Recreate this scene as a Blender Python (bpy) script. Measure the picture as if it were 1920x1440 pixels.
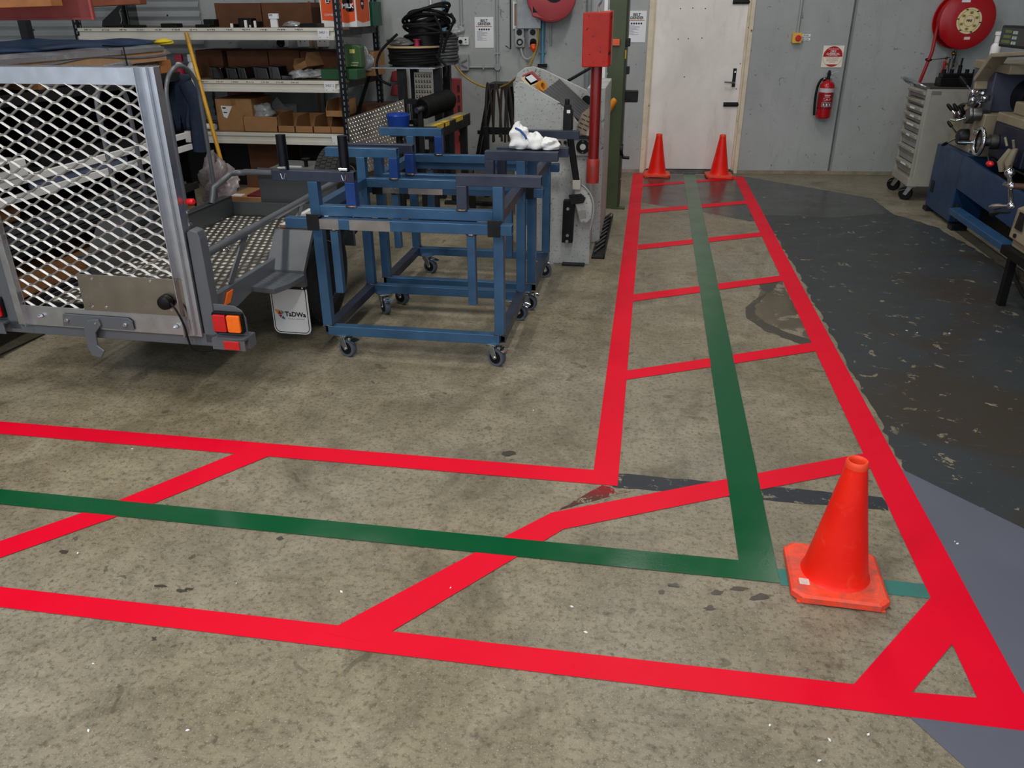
import bpy, bmesh, math, random
from mathutils import Vector as V, Matrix
random.seed(7)
for o in list(bpy.data.objects): bpy.data.objects.remove(o)
scn = bpy.context.scene
COL = scn.collection

# ---------------------------------------------------------------- camera
FPX, PITCH, ROLL, YAW, CAMH = 1499.84, math.radians(25.2125), math.radians(-0.2901), math.radians(-9.4946), 1.68
_w = V((math.sin(YAW)*math.cos(PITCH), math.cos(YAW)*math.cos(PITCH), -math.sin(PITCH)))
_r0 = _w.cross(V((0, 0, 1))).normalized(); _u0 = _r0.cross(_w)
_r = math.cos(ROLL)*_r0 + math.sin(ROLL)*_u0
_u = -math.sin(ROLL)*_r0 + math.cos(ROLL)*_u0
cam = bpy.data.cameras.new('camera'); cam.sensor_width = 36; cam.lens = FPX/1920*36; cam.clip_start = .05
co = bpy.data.objects.new('camera', cam); COL.objects.link(co)
co.matrix_world = Matrix(((_r.x, _u.x, -_w.x, 0), (_r.y, _u.y, -_w.y, 0), (_r.z, _u.z, -_w.z, CAMH), (0, 0, 0, 1)))
scn.camera = co

# ---------------------------------------------------------------- world, lights, exposure
scn.view_settings.view_transform = 'Standard'
try: scn.view_settings.look = 'None'
except Exception: pass
scn.view_settings.gamma = 1; scn.view_settings.use_curve_mapping = False
scn.view_settings.exposure = 0.0
wd = bpy.data.worlds.new('overcast_sky'); scn.world = wd; wd.use_nodes = True
bg = wd.node_tree.nodes['Background']; bg.inputs[0].default_value = (.80, .88, 1, 1); bg.inputs[1].default_value = 1.2
def area(name, loc, sx, sy, power, col=(1, .97, .92), rot=(0, 0, 0)):
    l = bpy.data.lights.new(name, 'AREA'); l.shape = 'RECTANGLE'; l.size = sx; l.size_y = sy
    l.energy = power; l.color = col
    o = bpy.data.objects.new(name, l); COL.objects.link(o); o.location = loc; o.rotation_euler = rot
    return o
LIGHTS = [(-3.0, -0.8, 135), (-2.9, 2.6, 56), (-2.9, 6.4, 26), (0.1, -0.8, 92), (0.1, 2.6, 46), (0.1, 6.4, 58), (3.3, 0.4, 12), (3.3, 4.4, 7), (2.0, 7.6, 16)]
for i, (x, y, p) in enumerate(LIGHTS):
    area('ceiling_batten_light', (x, y, 4.55), .28, 1.5, p)

# ---------------------------------------------------------------- helpers
def ray(px, py):
    return _w + (px-960)/FPX*_r - (py-720)/FPX*_u
def FL(px, py, z=0.0):                       # point on a level plane
    d = ray(px, py); t = (z-CAMH)/d.z; p = V((0, 0, CAMH))+t*d; return V((p.x, p.y, z))
def YP(px, py, Y):
    d = ray(px, py); t = Y/d.y; return V((0, 0, CAMH))+t*d
def XP(px, py, X):
    d = ray(px, py); t = X/d.x; return V((0, 0, CAMH))+t*d
WALL_Y, WALL_A = 9.246, math.radians(5.02)
WT = Matrix.Translation((0, WALL_Y, 0)) @ Matrix.Rotation(WALL_A, 4, 'Z')   # wall frame: x along wall, -y into the room
WTI = WT.inverted()
def WP(px, py, off=0.0):                     # point in wall frame at a distance off in front of the wall
    o = WTI @ V((0, 0, CAMH)); d = WTI.to_3x3() @ ray(px, py)
    t = (-off-o.y)/d.y; return o+t*d

def lin(c):
    c = c/255.0
    return c/12.92 if c <= .04045 else ((c+.055)/1.055)**2.4
def RGB(r, g=None, b=None):
    if g is None: g = b = r
    return (lin(r), lin(g), lin(b), 1)

class NT:
    def __init__(s, name):
        s.m = bpy.data.materials.new(name); s.m.use_nodes = True
        s.t = s.m.node_tree; s.p = s.t.nodes['Principled BSDF']; s.out = s.t.nodes['Material Output']
    def n(s, typ, **k):
        nd = s.t.nodes.new(typ)
        for a, v in k.items():
            if a.startswith('i_'): nd.inputs[int(a[2:]) if a[2:].isdigit() else a[2:].replace('_', ' ')].default_value = v
            else: setattr(nd, a, v)
        return nd
    def l(s, a, b): s.t.links.new(a, b)
    def coord(s, kind='Object'):
        return s.n('ShaderNodeTexCoord').outputs[kind]
    def noise(s, vec, scale, detail=4, rough=.55, dist=0):
        nd = s.n('ShaderNodeTexNoise'); nd.inputs['Scale'].default_value = scale; nd.inputs['Detail'].default_value = detail
        nd.inputs['Roughness'].default_value = rough; nd.inputs['Distortion'].default_value = dist
        s.l(vec, nd.inputs['Vector']); return nd.outputs['Fac']
    def ramp(s, fac, stops):
        nd = s.n('ShaderNodeValToRGB'); e = nd.color_ramp.elements
        while len(e) < len(stops): e.new(.5)
        for k, (p, c) in enumerate(stops):
            e[k].position = p; e[k].color = c if len(c) == 4 else (*c, 1)
        s.l(fac, nd.inputs[0]); return nd.outputs[0]
    def mix(s, fac, a, b, mode='MIX'):
        nd = s.n('ShaderNodeMix', data_type='RGBA', blend_type=mode)
        for sock, val in ((nd.inputs[0], fac), (nd.inputs[6], a), (nd.inputs[7], b)):
            if hasattr(val, 'is_linked'): s.l(val, sock)
            else: sock.default_value = val
        return nd.outputs[2]
    def bump(s, h, strength, dist=.01):
        nd = s.n('ShaderNodeBump'); nd.inputs['Strength'].default_value = strength; nd.inputs['Distance'].default_value = dist
        s.l(h, nd.inputs['Height']); s.l(nd.outputs[0], s.p.inputs['Normal'])
W1 = (1, 1, 1, 1); B0 = (0, 0, 0, 1)
_mc = {}
def mat(name, c, rough=.5, metal=0, var=.12, scale=6, bump=0, bscale=60, spots=None, coat=0, trans=0, emit=0, alpha=1, spec=None):
    """plain procedural material: base colour with mottling, optional spots=(colour, scale, threshold)"""
    if name in _mc: return _mc[name]
    t = NT(name); p = t.p; vec = t.coord()
    c = RGB(*c) if len(c) == 3 else c
    f = t.noise(vec, scale, 5)
    k = 1-var; k2 = 1+var
    col = t.ramp(f, [(.3, (c[0]*k, c[1]*k, c[2]*k)), (.7, (min(c[0]*k2, 1), min(c[1]*k2, 1), min(c[2]*k2, 1)))])
    if spots:
        sc, ss, th = spots
        f2 = t.noise(vec, ss, 3, .6)
        msk = t.ramp(f2, [(th, B0), (min(th+.05, 1), W1)])
        col = t.mix(msk, col, RGB(*sc))
    t.l(col, p.inputs['Base Color'])
    rr = t.ramp(t.noise(vec, scale*1.7, 3), [(.3, (max(rough-.08, .02),)*3), (.7, (min(rough+.08, 1),)*3)])
    t.l(rr, p.inputs['Roughness'])
    p.inputs['Metallic'].default_value = metal
    if spec is not None: p.inputs['Specular IOR Level'].default_value = spec
    if coat: p.inputs['Coat Weight'].default_value = coat; p.inputs['Coat Roughness'].default_value = .1
    if trans: p.inputs['Transmission Weight'].default_value = trans
    if alpha < 1: p.inputs['Alpha'].default_value = alpha
    if emit: p.inputs['Emission Color'].default_value = c; p.inputs['Emission Strength'].default_value = emit
    if bump: t.bump(t.noise(vec, bscale, 3), bump)
    _mc[name] = t.m; return t.m

class MB:
    """collects faces of one mesh in world coordinates (through an optional frame T)"""
    def __init__(s, T=None): s.v = []; s.f = []; s.T = T; s.sm = []
    def add(s, vs, fs, smooth=False):
        b = len(s.v)
        for p in vs:
            p = V(p); s.v.append(s.T @ p if s.T else p)
        for f in fs: s.f.append([b+i for i in f]); s.sm.append(smooth)
        return s
    def box(s, x0, x1, y0, y1, z0, z1):
        if x0 > x1: x0, x1 = x1, x0
        if y0 > y1: y0, y1 = y1, y0
        if z0 > z1: z0, z1 = z1, z0
        return s.add([(x0, y0, z0), (x1, y0, z0), (x1, y1, z0), (x0, y1, z0), (x0, y0, z1), (x1, y0, z1), (x1, y1, z1), (x0, y1, z1)],
                     [(0, 3, 2, 1), (4, 5, 6, 7), (0, 1, 5, 4), (1, 2, 6, 5), (2, 3, 7, 6), (3, 0, 4, 7)])
    def beam(s, p, q, w, h, up=(0, 0, 1)):
        p, q = V(p), V(q); d = (q-p).normalized(); up = V(up)
        if abs(d.dot(up.normalized())) > .98: up = V((0, 1, 0))
        x = d.cross(up).normalized(); y = x.cross(d).normalized()
        vs = [a+x*(i*w/2)+y*(j*h/2) for a in (p, q) for i, j in ((-1, -1), (1, -1), (1, 1), (-1, 1))]
        return s.add(vs, [(0, 1, 2, 3), (7, 6, 5, 4), (0, 4, 5, 1), (1, 5, 6, 2), (2, 6, 7, 3), (3, 7, 4, 0)])
    def rhs(s, p, q, w, h, t=.004, up=(0, 0, 1)):
        """square hollow section, open ends"""
        p, q = V(p), V(q); d = (q-p).normalized(); up = V(up)
        if abs(d.dot(up.normalized())) > .98: up = V((0, 1, 0))
        x = d.cross(up).normalized(); y = x.cross(d).normalized()
        C = ((-1, -1), (1, -1), (1, 1), (-1, 1)); vs = []
        for a in (p, q):
            for e in (0, t):
                vs += [a+x*(i*(w/2-e))+y*(j*(h/2-e)) for i, j in C]
        fs = []
        for k in range(4):
            n = (k+1) % 4
            fs += [(k, 8+k, 8+n, n), (4+n, 12+n, 12+k, 4+k), (k, n, 4+n, 4+k), (8+n, 8+k, 12+k, 12+n)]
        return s.add(vs, fs)
    def cyl(s, p, q, r, r2=None, n=14, caps=True):
        p, q = V(p), V(q); r2 = r if r2 is None else r2
        d = (q-p).normalized(); a = V((0, 0, 1)) if abs(d.z) < .9 else V((1, 0, 0))
        x = d.cross(a).normalized(); y = d.cross(x).normalized()
        vs = []
        for c, rr in ((p, r), (q, r2)):
            vs += [c+x*(rr*math.cos(2*math.pi*k/n))+y*(rr*math.sin(2*math.pi*k/n)) for k in range(n)]
        s.add(vs, [(k, (k+1) % n, n+(k+1) % n, n+k) for k in range(n)], True)
        if caps: b = len(s.v)-2*n; s.f += [[b+k for k in range(n)][::-1], [b+n+k for k in range(n)]]; s.sm += [False, False]
        return s
    def tube(s, pts, r, n=8, closed=False):
        pts = [V(p) for p in pts]; m = len(pts); vs = []; prev = None
        for i, p in enumerate(pts):
            if closed: d = pts[(i+1) % m]-pts[i-1]
            else: d = pts[min(i+1, m-1)]-pts[max(i-1, 0)]
            d = d.normalized() if d.length > 1e-9 else V((0, 0, 1))
            if prev is None:
                a = V((0, 0, 1)) if abs(d.z) < .9 else V((1, 0, 0)); x = d.cross(a).normalized()
            else:
                x = prev-d*prev.dot(d); x = x.normalized() if x.length > 1e-6 else d.orthogonal().normalized()
            prev = x; y = d.cross(x)
            rr = r[i] if isinstance(r, (list, tuple)) else r
            vs += [p+x*(rr*math.cos(2*math.pi*k/n))+y*(rr*math.sin(2*math.pi*k/n)) for k in range(n)]
        fs = []
        for i in range(m if closed else m-1):
            j = (i+1) % m
            fs += [(i*n+k, i*n+(k+1) % n, j*n+(k+1) % n, j*n+k) for k in range(n)]
        s.add(vs, fs, True)
        if not closed:
            b = len(s.v)-m*n; s.f += [[b+k for k in range(n)][::-1], [b+(m-1)*n+k for k in range(n)]]; s.sm += [False, False]
        return s
    def rev(s, prof, o=(0, 0, 0), axis=(0, 0, 1), n=24, caps=True):
        """revolve a profile [(radius, height)] about an axis through o"""
        o = V(o); d = V(axis).normalized(); a = V((0, 0, 1)) if abs(d.z) < .9 else V((1, 0, 0))
        x = d.cross(a).normalized(); y = d.cross(x).normalized(); vs = []
        for r, h in prof:
            vs += [o+d*h+x*(r*math.cos(2*math.pi*k/n))+y*(r*math.sin(2*math.pi*k/n)) for k in range(n)]
        fs = []
        for i in range(len(prof)-1):
            fs += [(i*n+k, i*n+(k+1) % n, (i+1)*n+(k+1) % n, (i+1)*n+k) for k in range(n)]
        s.add(vs, fs, True)
        b = len(s.v)-len(prof)*n
        if caps and prof[0][0] > 1e-5: s.f.append([b+k for k in range(n)][::-1]); s.sm.append(False)
        if caps and prof[-1][0] > 1e-5: s.f.append([b+(len(prof)-1)*n+k for k in range(n)]); s.sm.append(False)
        return s
    def prism(s, poly, vec):
        poly = [V(p) for p in poly]; vec = V(vec); n = len(poly)
        return s.add(poly+[p+vec for p in poly], [list(range(n))[::-1], list(range(n, 2*n))]+[(k, (k+1) % n, n+(k+1) % n, n+k) for k in range(n)])
    def face(s, poly): return s.add(poly, [list(range(len(poly)))])
    def ball(s, c, r, n=12, sc=(1, 1, 1)):
        c = V(c); m = max(n//2, 4); vs = []
        for i in range(m+1):
            th = math.pi*i/m
            vs += [c+V((sc[0]*r*math.sin(th)*math.cos(2*math.pi*k/n), sc[1]*r*math.sin(th)*math.sin(2*math.pi*k/n), sc[2]*r*math.cos(th))) for k in range(n)]
        return s.add(vs, [(i*n+k, (i+1)*n+k, (i+1)*n+(k+1) % n, i*n+(k+1) % n) for i in range(m) for k in range(n)], True)

BASE = {}
def _mesh(name, mb, mt, base, smooth=True):
    me = bpy.data.meshes.new(name)
    me.from_pydata([tuple(p-base) for p in mb.v], [], mb.f)
    bm = bmesh.new(); bm.from_mesh(me); bmesh.ops.recalc_face_normals(bm, faces=bm.faces)
    bmesh.ops.remove_doubles(bm, verts=bm.verts, dist=1e-6) if len(mb.v) < 40000 else None
    bm.to_mesh(me); bm.free()
    if any(mb.sm):
        me.polygons.foreach_set('use_smooth', [True]*len(me.polygons)); me.set_sharp_from_angle(angle=math.radians(38))
    if mt: me.materials.append(mt)
    return me
def props(o, label=None, cat=None, group=None, kind=None):
    if label: o['label'] = label
    if cat: o['category'] = cat
    if group: o['group'] = group
    if kind: o['kind'] = kind
    return o
def thing(name, label, cat, loc, group=None, kind=None):
    o = bpy.data.objects.new(name, None); COL.objects.link(o); o.location = loc; o.empty_display_size = .1
    BASE[o.name] = V(loc); return props(o, label, cat, group, kind)
def bev(o, w, seg=2):
    if w:
        m = o.modifiers.new('bevel', 'BEVEL'); m.width = w; m.segments = seg; m.limit_method = 'ANGLE'; m.angle_limit = math.radians(35)
SPLIT = {'trestle', 'saddle', 'cross_member', 'end_tie', 'foot', 'bed', 'feed_screws', 'strip_stays', 'wheel_nuts', 'rivet', 'timber_bearer', 'switch', 'pin_slots', 'chrome_fitting', 'print_mark', 'label_print', 'support', 'stool', 'bar_ledge', 'lever_pair'}
def islands(mb):
    par = list(range(len(mb.v)))
    def find(a):
        while par[a] != a: par[a] = par[par[a]]; a = par[a]
        return a
    for f in mb.f:
        for k in f[1:]: par[find(k)] = find(f[0])
    grp = {}
    for f, sm in zip(mb.f, mb.sm): grp.setdefault(find(f[0]), []).append((f, sm))
    out = []
    for fs in grp.values():
        m = MB(); idx = {}
        for f, sm in fs:
            g = []
            for k in f:
                if k not in idx: idx[k] = len(m.v); m.v.append(mb.v[k])
                g.append(idx[k])
            m.f.append(g); m.sm.append(sm)
        out.append(m)
    return out
def part(name, mb, mt, parent, bevel=0, label=None, kind=None):
    if name in SPLIT:
        iso = islands(mb)
        if len(iso) > 1:
            one = {'feed_screws': 'feed_screw', 'strip_stays': 'strip_stay', 'wheel_nuts': 'wheel_nut', 'pin_slots': 'pin_slot', 'bed': 'bed_way', 'lever_pair': 'apron_lever'}.get(name, name)
            SPLIT.discard(one); r = [part1(one, m, mt, parent, bevel, label, kind) for m in iso][0]; SPLIT.add(name); return r
    return part1(name, mb, mt, parent, bevel, label, kind)
def part1(name, mb, mt, parent, bevel=0, label=None, kind=None):
    base = BASE[parent.name]; me = _mesh(name, mb, mt, base)
    o = bpy.data.objects.new(name, me); COL.objects.link(o); o.parent = parent; BASE[o.name] = base; bev(o, bevel)
    return props(o, label, None, None, kind)
def solo(name, mb, mt, label=None, cat=None, group=None, kind=None, bevel=0, base=None):
    if base is None:
        xs = [p.x for p in mb.v]; ys = [p.y for p in mb.v]; zs = [p.z for p in mb.v]
        base = V(((min(xs)+max(xs))/2, (min(ys)+max(ys))/2, min(zs)))
    base = V(base); o = bpy.data.objects.new(name, _mesh(name, mb, mt, base)); COL.objects.link(o); o.location = base
    BASE[o.name] = base; bev(o, bevel); return props(o, label, cat, group, kind)
def copytree(o, parent=None, off=None):
    c = o.copy(); COL.objects.link(c); c.parent = parent
    if off is not None: c.location = o.location+V(off)
    BASE[c.name] = BASE[o.name]+(V(off) if off is not None else V((0, 0, 0))) if parent is None else BASE[parent.name]
    for ch in o.children: copytree(ch, c)
    return c
def text(name, body, size, org, xd, yd, mt, parent, align='CENTER', depth=.0004, sx=1.0, bold=0):
    cu = bpy.data.curves.new(name, 'FONT'); cu.body = body; cu.size = size; cu.align_x = align; cu.align_y = 'CENTER'
    cu.extrude = depth; cu.offset = bold; cu.resolution_u = 3
    tmp = bpy.data.objects.new('tmp', cu); COL.objects.link(tmp)
    me = bpy.data.meshes.new_from_object(tmp); bpy.data.objects.remove(tmp)
    x = V(xd).normalized(); y = V(yd).normalized(); z = x.cross(y); org = V(org); base = BASE[parent.name]
    for v in me.vertices: v.co = org+x*(v.co.x*sx)+y*v.co.y+z*v.co.z-base
    me.name = name; me.materials.clear(); me.materials.append(mt)
    o = bpy.data.objects.new(name, me); COL.objects.link(o); o.parent = parent; BASE[o.name] = base
    return o
def arc(c, r, a0, a1, n, ax=(1, 0, 0), ay=(0, 0, 1)):
    c, ax, ay = V(c), V(ax), V(ay)
    return [c+ax*(r*math.cos(a0+(a1-a0)*k/n))+ay*(r*math.sin(a0+(a1-a0)*k/n)) for k in range(n+1)]
def bez(pts, n=10):
    """smooth curve through the points (Catmull-Rom)"""
    P = [V(p) for p in pts]; out = []
    for i in range(len(P)-1):
        a = P[max(i-1, 0)]; b = P[i]; c = P[i+1]; d = P[min(i+2, len(P)-1)]
        for k in range(n):
            t = k/n
            out.append(.5*((2*b)+(c-a)*t+(2*a-5*b+4*c-d)*t*t+(3*b-a-3*c+d)*t**3))
    return out+[P[-1]]
def rrect(w, h, r, n=4):
    """rounded rectangle outline (2D) centred on 0"""
    o = []
    for cx, cy, a in ((w/2-r, h/2-r, 0), (-w/2+r, h/2-r, 90), (-w/2+r, -h/2+r, 180), (w/2-r, -h/2+r, 270)):
        o += [(cx+r*math.cos(math.radians(a+90*k/n)), cy+r*math.sin(math.radians(a+90*k/n))) for k in range(n+1)]
    return o
# ================================================================ materials used widely
M_BLK = mat('black_plastic', (11, 11, 12), .45, var=.2, spec=.25)
M_RUB = mat('black_rubber', (14, 14, 14), .7, var=.25, scale=20, spec=.25)
M_WHT = mat('white_plastic', (225, 225, 222), .45, var=.04)
M_CHR = mat('chrome', (215, 218, 220), .12, 1, var=.05)
M_ZNC = mat('zinc_plate', (175, 180, 184), .32, 1, var=.12, scale=18)
M_STL = mat('dull_steel', (110, 110, 108), .42, .9, var=.25, scale=14)
M_DST = mat('dark_steel', (36, 37, 39), .45, .5, var=.3, scale=14, spec=.3)
M_PAP = mat('white_paper', (232, 233, 236), .7, var=.02)
M_INK = mat('black_ink', (22, 24, 30), .7, var=.05)
M_CARD = mat('cardboard', (158, 116, 74), .85, var=.14, scale=9, bump=.05, bscale=90)
M_CARD2 = mat('brown_cardboard', (92, 58, 36), .9, var=.16, scale=7)
M_GREYPVC = mat('grey_conduit', (158, 162, 162), .45, var=.06)
M_TIM = mat('raw_timber', (150, 104, 62), .75, var=.28, scale=12)

# ================================================================ floor
def concrete_nodes(t, vec):
    big = t.noise(vec, .5, 3, .6); mid = t.noise(vec, 2.6, 7, .66, .5); n2 = t.noise(vec, 13, 7, .72, .3); fine = t.noise(vec, 55, 4, .7); grit = t.noise(vec, 210, 2, .5)
    c = t.ramp(mid, [(.30, RGB(106, 98, 77)), (.5, RGB(127, 118, 95)), (.70, RGB(146, 138, 116))])
    c = t.mix(t.ramp(big, [(.38, B0), (.62, (.75,)*3)]), c, t.mix(.55, c, RGB(146, 143, 134)))
    c = t.mix(1.0, c, t.ramp(n2, [(.33, (.72,)*3), (.5, (1.0,)*3), (.68, (1.14,)*3)]), 'MULTIPLY')
    c = t.mix(t.ramp(fine, [(.36, (.6,)*3), (.50, B0)]), c, RGB(70, 63, 48))
    c = t.mix(t.ramp(grit, [(.60, B0), (.72, (.6,)*3)]), c, RGB(182, 177, 160))
    st = t.noise(vec, 1.5, 6, .72, 1.3)
    c = t.mix(t.ramp(st, [(.53, B0), (.70, (.6,)*3)]), c, RGB(74, 68, 54))
    sp = t.noise(vec, 8, 3, .55, .6)
    c = t.mix(t.ramp(sp, [(.66, B0), (.70, (.5,)*3)]), c, RGB(66, 60, 49))
    sp2 = t.noise(vec, 24, 2, .5, .4)
    c = t.mix(t.ramp(sp2, [(.70, B0), (.73, (.6,)*3)]), c, RGB(58, 54, 46))
    return c, fine, mid
def floor_mat():
    t = NT('concrete_floor'); vec = t.coord(); c, fine, mid = concrete_nodes(t, vec)
    t.l(c, t.p.inputs['Base Color'])
    t.l(t.ramp(mid, [(.3, (.36,)*3), (.7, (.54,)*3)]), t.p.inputs['Roughness']); t.p.inputs['Specular IOR Level'].default_value = .35; t.bump(fine, .12, .004)
    return t.m
def paint_mat(name, c, rough, wear=.99, wscale=7, under=None, var=.06, bump=.06, spec=.5):
    """floor paint; wear is the noise level above which bare concrete shows"""
    t = NT(name); vec = t.coord(); c = RGB(*c)
    col = t.ramp(t.noise(vec, 2.5, 6, .6), [(.3, tuple(k*(1-var) for k in c[:3])), (.7, tuple(min(1, k*(1+var)) for k in c[:3]))])
    if wear < .95:
        cc, fine, mid = concrete_nodes(t, vec)
        if under: cc = t.mix(.7, cc, RGB(*under))
        w = t.noise(vec, wscale, 9, .72, .5); m = t.ramp(w, [(wear, B0), (wear+.012, W1)])
        w2 = t.noise(vec, .9, 4, .6, .8); m2 = t.ramp(w2, [(wear-.11, B0), (wear+.01, (.8,)*3)])
        col = t.mix(m, t.mix(m2, col, RGB(60, 52, 43)), cc)
        mp = t.n('ShaderNodeMapping'); t.l(vec, mp.inputs[0]); mp.inputs['Scale'].default_value = (1, 14, 1); mp.inputs['Rotation'].default_value = (0, 0, .5)
        sc = t.noise(mp.outputs[0], 5, 6, .75); col = t.mix(t.ramp(sc, [(.64, B0), (.67, (.45,)*3)]), col, RGB(140, 136, 126))
    t.l(col, t.p.inputs['Base Color'])
    t.l(t.ramp(t.noise(vec, 4, 4), [(.3, (max(.03, rough-.05),)*3), (.7, (rough+.07,)*3)]), t.p.inputs['Roughness'])
    t.p.inputs['Specular IOR Level'].default_value = spec
    t.bump(t.noise(vec, 90, 4, .6), bump, .003)
    return t.m
fl = MB(); fl.face([(-8.5, -5, 0), (6.5, -5, 0), (6.5, 10.2, 0), (-8.5, 10.2, 0)])
floor = solo('floor', fl, floor_mat(), kind='structure', base=(0, 0, 0)); BASE['floor'] = V((0, 0, 0))
M_RED = paint_mat('red_floor_paint', (222, 0, 39), .46, spec=.16, var=.05)
M_GRN = paint_mat('green_floor_paint', (0, 80, 43), .18, bump=.09, spec=.5)
M_GRY = paint_mat('fresh_grey_paint', (93, 96, 109), .42, spec=.3)
M_DKG = paint_mat('smooth_grey_paint', (60, 63, 62), .24, wear=.64, wscale=6, spec=.4)
M_WRN = paint_mat('worn_grey_paint', (56, 60, 62), .40, wear=.612, wscale=9, spec=.3)
M_NVY = paint_mat('old_slate_paint', (46, 50, 56), .45, wear=.585, wscale=20, spec=.25)
M_ORD = paint_mat('old_red_paint', (128, 18, 26), .45, wear=.54, wscale=16, spec=.25)
M_TEA = paint_mat('old_teal_paint', (58, 118, 110), .5, wear=.60, wscale=9, spec=.3)
M_OIL = paint_mat('oil_stain', (66, 61, 52), .34, wear=.60, wscale=6)
def paint(name, pts, z, mt, label, world=False):
    mb = MB(); mb.face([(p[0], p[1], z) for p in pts] if world else [FL(x, y, z) for x, y in pts])
    return part(name, mb, mt, floor, label=label)
def rough_edge(pts, amp=.012, step=.05):
    """break a world outline into short uneven steps"""
    out = []
    for i, p in enumerate(pts):
        p = V((p[0], p[1])); q = V((pts[(i+1) % len(pts)][0], pts[(i+1) % len(pts)][1])); n = max(1, int((q-p).length/step))
        for k in range(n): out.append(p+(q-p)*(k/n)+V((random.uniform(-amp, amp), random.uniform(-amp, amp))))
    return out
def pf(pts): return [(FL(x, y).x, FL(x, y).y) for x, y in pts]
paint('smooth_grey_patch', pf([(1208, 328), (1373, 329), (1402, 332), (1636, 372), (1672, 400), (1560, 414), (1450, 411), (1406, 415), (1315, 397), (1257, 388), (1203, 380)]), .0010, M_DKG, 'smooth dark grey paint by the door', True)
g1, g2 = pf([(1690, 880), (1920, 992)]); k1, k2 = pf([(1705, 902), (1920, 1012)])
def ext0(p, q, val): return (val, q[1]+(q[1]-p[1])*(val-q[0])/(q[0]-p[0]))
wr = pf([(1403, 402), (1560, 408), (1671, 400), (1760, 428), (1850, 480), (1960, 560)])+[(3.4, 4.6), (6.4, 4.3), ext0(k1, k2, 6.4)]+pf([(1920, 1012), (1705, 902), (1640, 770), (1570, 650), (1515, 545), (1455, 440)])
paint('worn_grey_patch', rough_edge(wr), .0014, M_WRN, 'scuffed dark grey paint beside the lathe', True)
def ext(p, q, axis, val):                     # carry the line p-q on to a given x or y
    p, q = V(p), V(q); k = (val-q[axis])/(q[axis]-p[axis]); return tuple(q+(q-p)*k)
g1, g2, g3, g4 = pf([(1690, 880), (1920, 992), (1700, 1340), (1810, 1440)])
paint('fresh_grey_patch', [g1, g2, ext(g1, g2, 0, 6.4), (6.4, -4.5), ext(g3, g4, 1, -4.5), g4, g3]+pf([(1840, 1345), (1880, 1340), (1780, 1110)]), .0018, M_GRY, 'fresh blue grey paint at the corner', True)
paint('slate_strip', rough_edge(pf([(1150, 887), (1655, 932), (1668, 958), (1150, 914)]), .004, .03), .0012, M_NVY, 'chipped old slate strip', True)
paint('old_red_wedge', rough_edge(pf([(1128, 910), (1186, 920), (1045, 958)]), .004, .03), .0013, M_ORD, 'chipped old dark red paint', True)
paint('teal_strip', rough_edge(pf([(1455, 1066), (1736, 1096), (1749, 1124), (1650, 1113), (1465, 1098)]), .003, .03), .0012, M_TEA, 'old teal strip beside the cone', True)
st = pf([(1420, 530), (1462, 527), (1448, 545), (1418, 570), (1416, 590), (1435, 605), (1480, 625), (1528, 640), (1523, 652), (1480, 638), (1425, 615), (1398, 596), (1396, 580), (1410, 565), (1440, 548), (1424, 540)])
paint('oil_stain', rough_edge(pf([(1424, 532), (1466, 527), (1530, 648), (1485, 632), (1432, 610), (1404, 590), (1404, 578), (1424, 560)]), .012, .05), .0009, paint_mat('faint_stain', (98, 88, 70), .4, wear=.55, wscale=5), 'faint brown stain', True)
paint('oil_stain', rough_edge(st, .01, .04), .0012, M_OIL, 'dark curved oil stain', True)
for k, (px, py, w_, h_) in enumerate(((1262, 1098, 16, 5), (1345, 1112, 12, 5), (1385, 1104, 20, 5), (1425, 1120, 24, 7), (1240, 1110, 9, 6), (1330, 1140, 14, 4), (355, 1105, 10, 3), (340, 1108, 14, 4), (300, 1099, 14, 3), (290, 1198, 6, 5), (120, 1035, 9, 4), (525, 1010, 7, 4), (955, 850, 18, 6))):
    pts = [FL(px+w_*math.cos(a*.52)*random.uniform(.6, 1.1), py+h_*math.sin(a*.52)*random.uniform(.6, 1.1)) for a in range(12)]
    paint('dark_mark', rough_edge([(p.x, p.y) for p in pts], .003, .012), .0010, M_OIL, 'dark scuff mark on the concrete', True)
fk = MB(); rf = random.Random(3)
for px, py in [(175, 1245), (248, 842), (352, 1370), (443, 1095), (845, 1103), (1098, 1186), (1072, 1138), (1628, 1378), (1555, 1388), (1443, 1361), (1536, 1427), (1780, 625), (1720, 624), (1700, 620), (146, 1038), (166, 1371), (1300, 600), (700, 620), (1795, 1020), (1790, 1016), (640, 1110), (1000, 770)]:
    c = FL(px, py, .001); r_ = rf.uniform(.003, .007); a0 = rf.uniform(0, 6); fk.prism([c+V((r_*math.cos(a0), r_*math.sin(a0), 0)), c+V((r_*.6*math.cos(a0+1.9), r_*.6*math.sin(a0+1.9), 0)), c+V((r_*math.cos(a0+3.2), r_*math.sin(a0+3.2), 0)), c+V((r_*.5*math.cos(a0+4.8), r_*.5*math.sin(a0+4.8), 0))], (0, 0, .003))
part('white_flecks', fk, mat('white_fleck', (235, 235, 232), .4), floor, kind='stuff', label='tiny white flecks on the floor')
paint('slab_joint', [(-20, 673), (84, 625), (86, 627), (-20, 677)], .0008, mat('joint_dark', (40, 38, 34), .8), 'dark slab joint behind the trailer sill')
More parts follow.
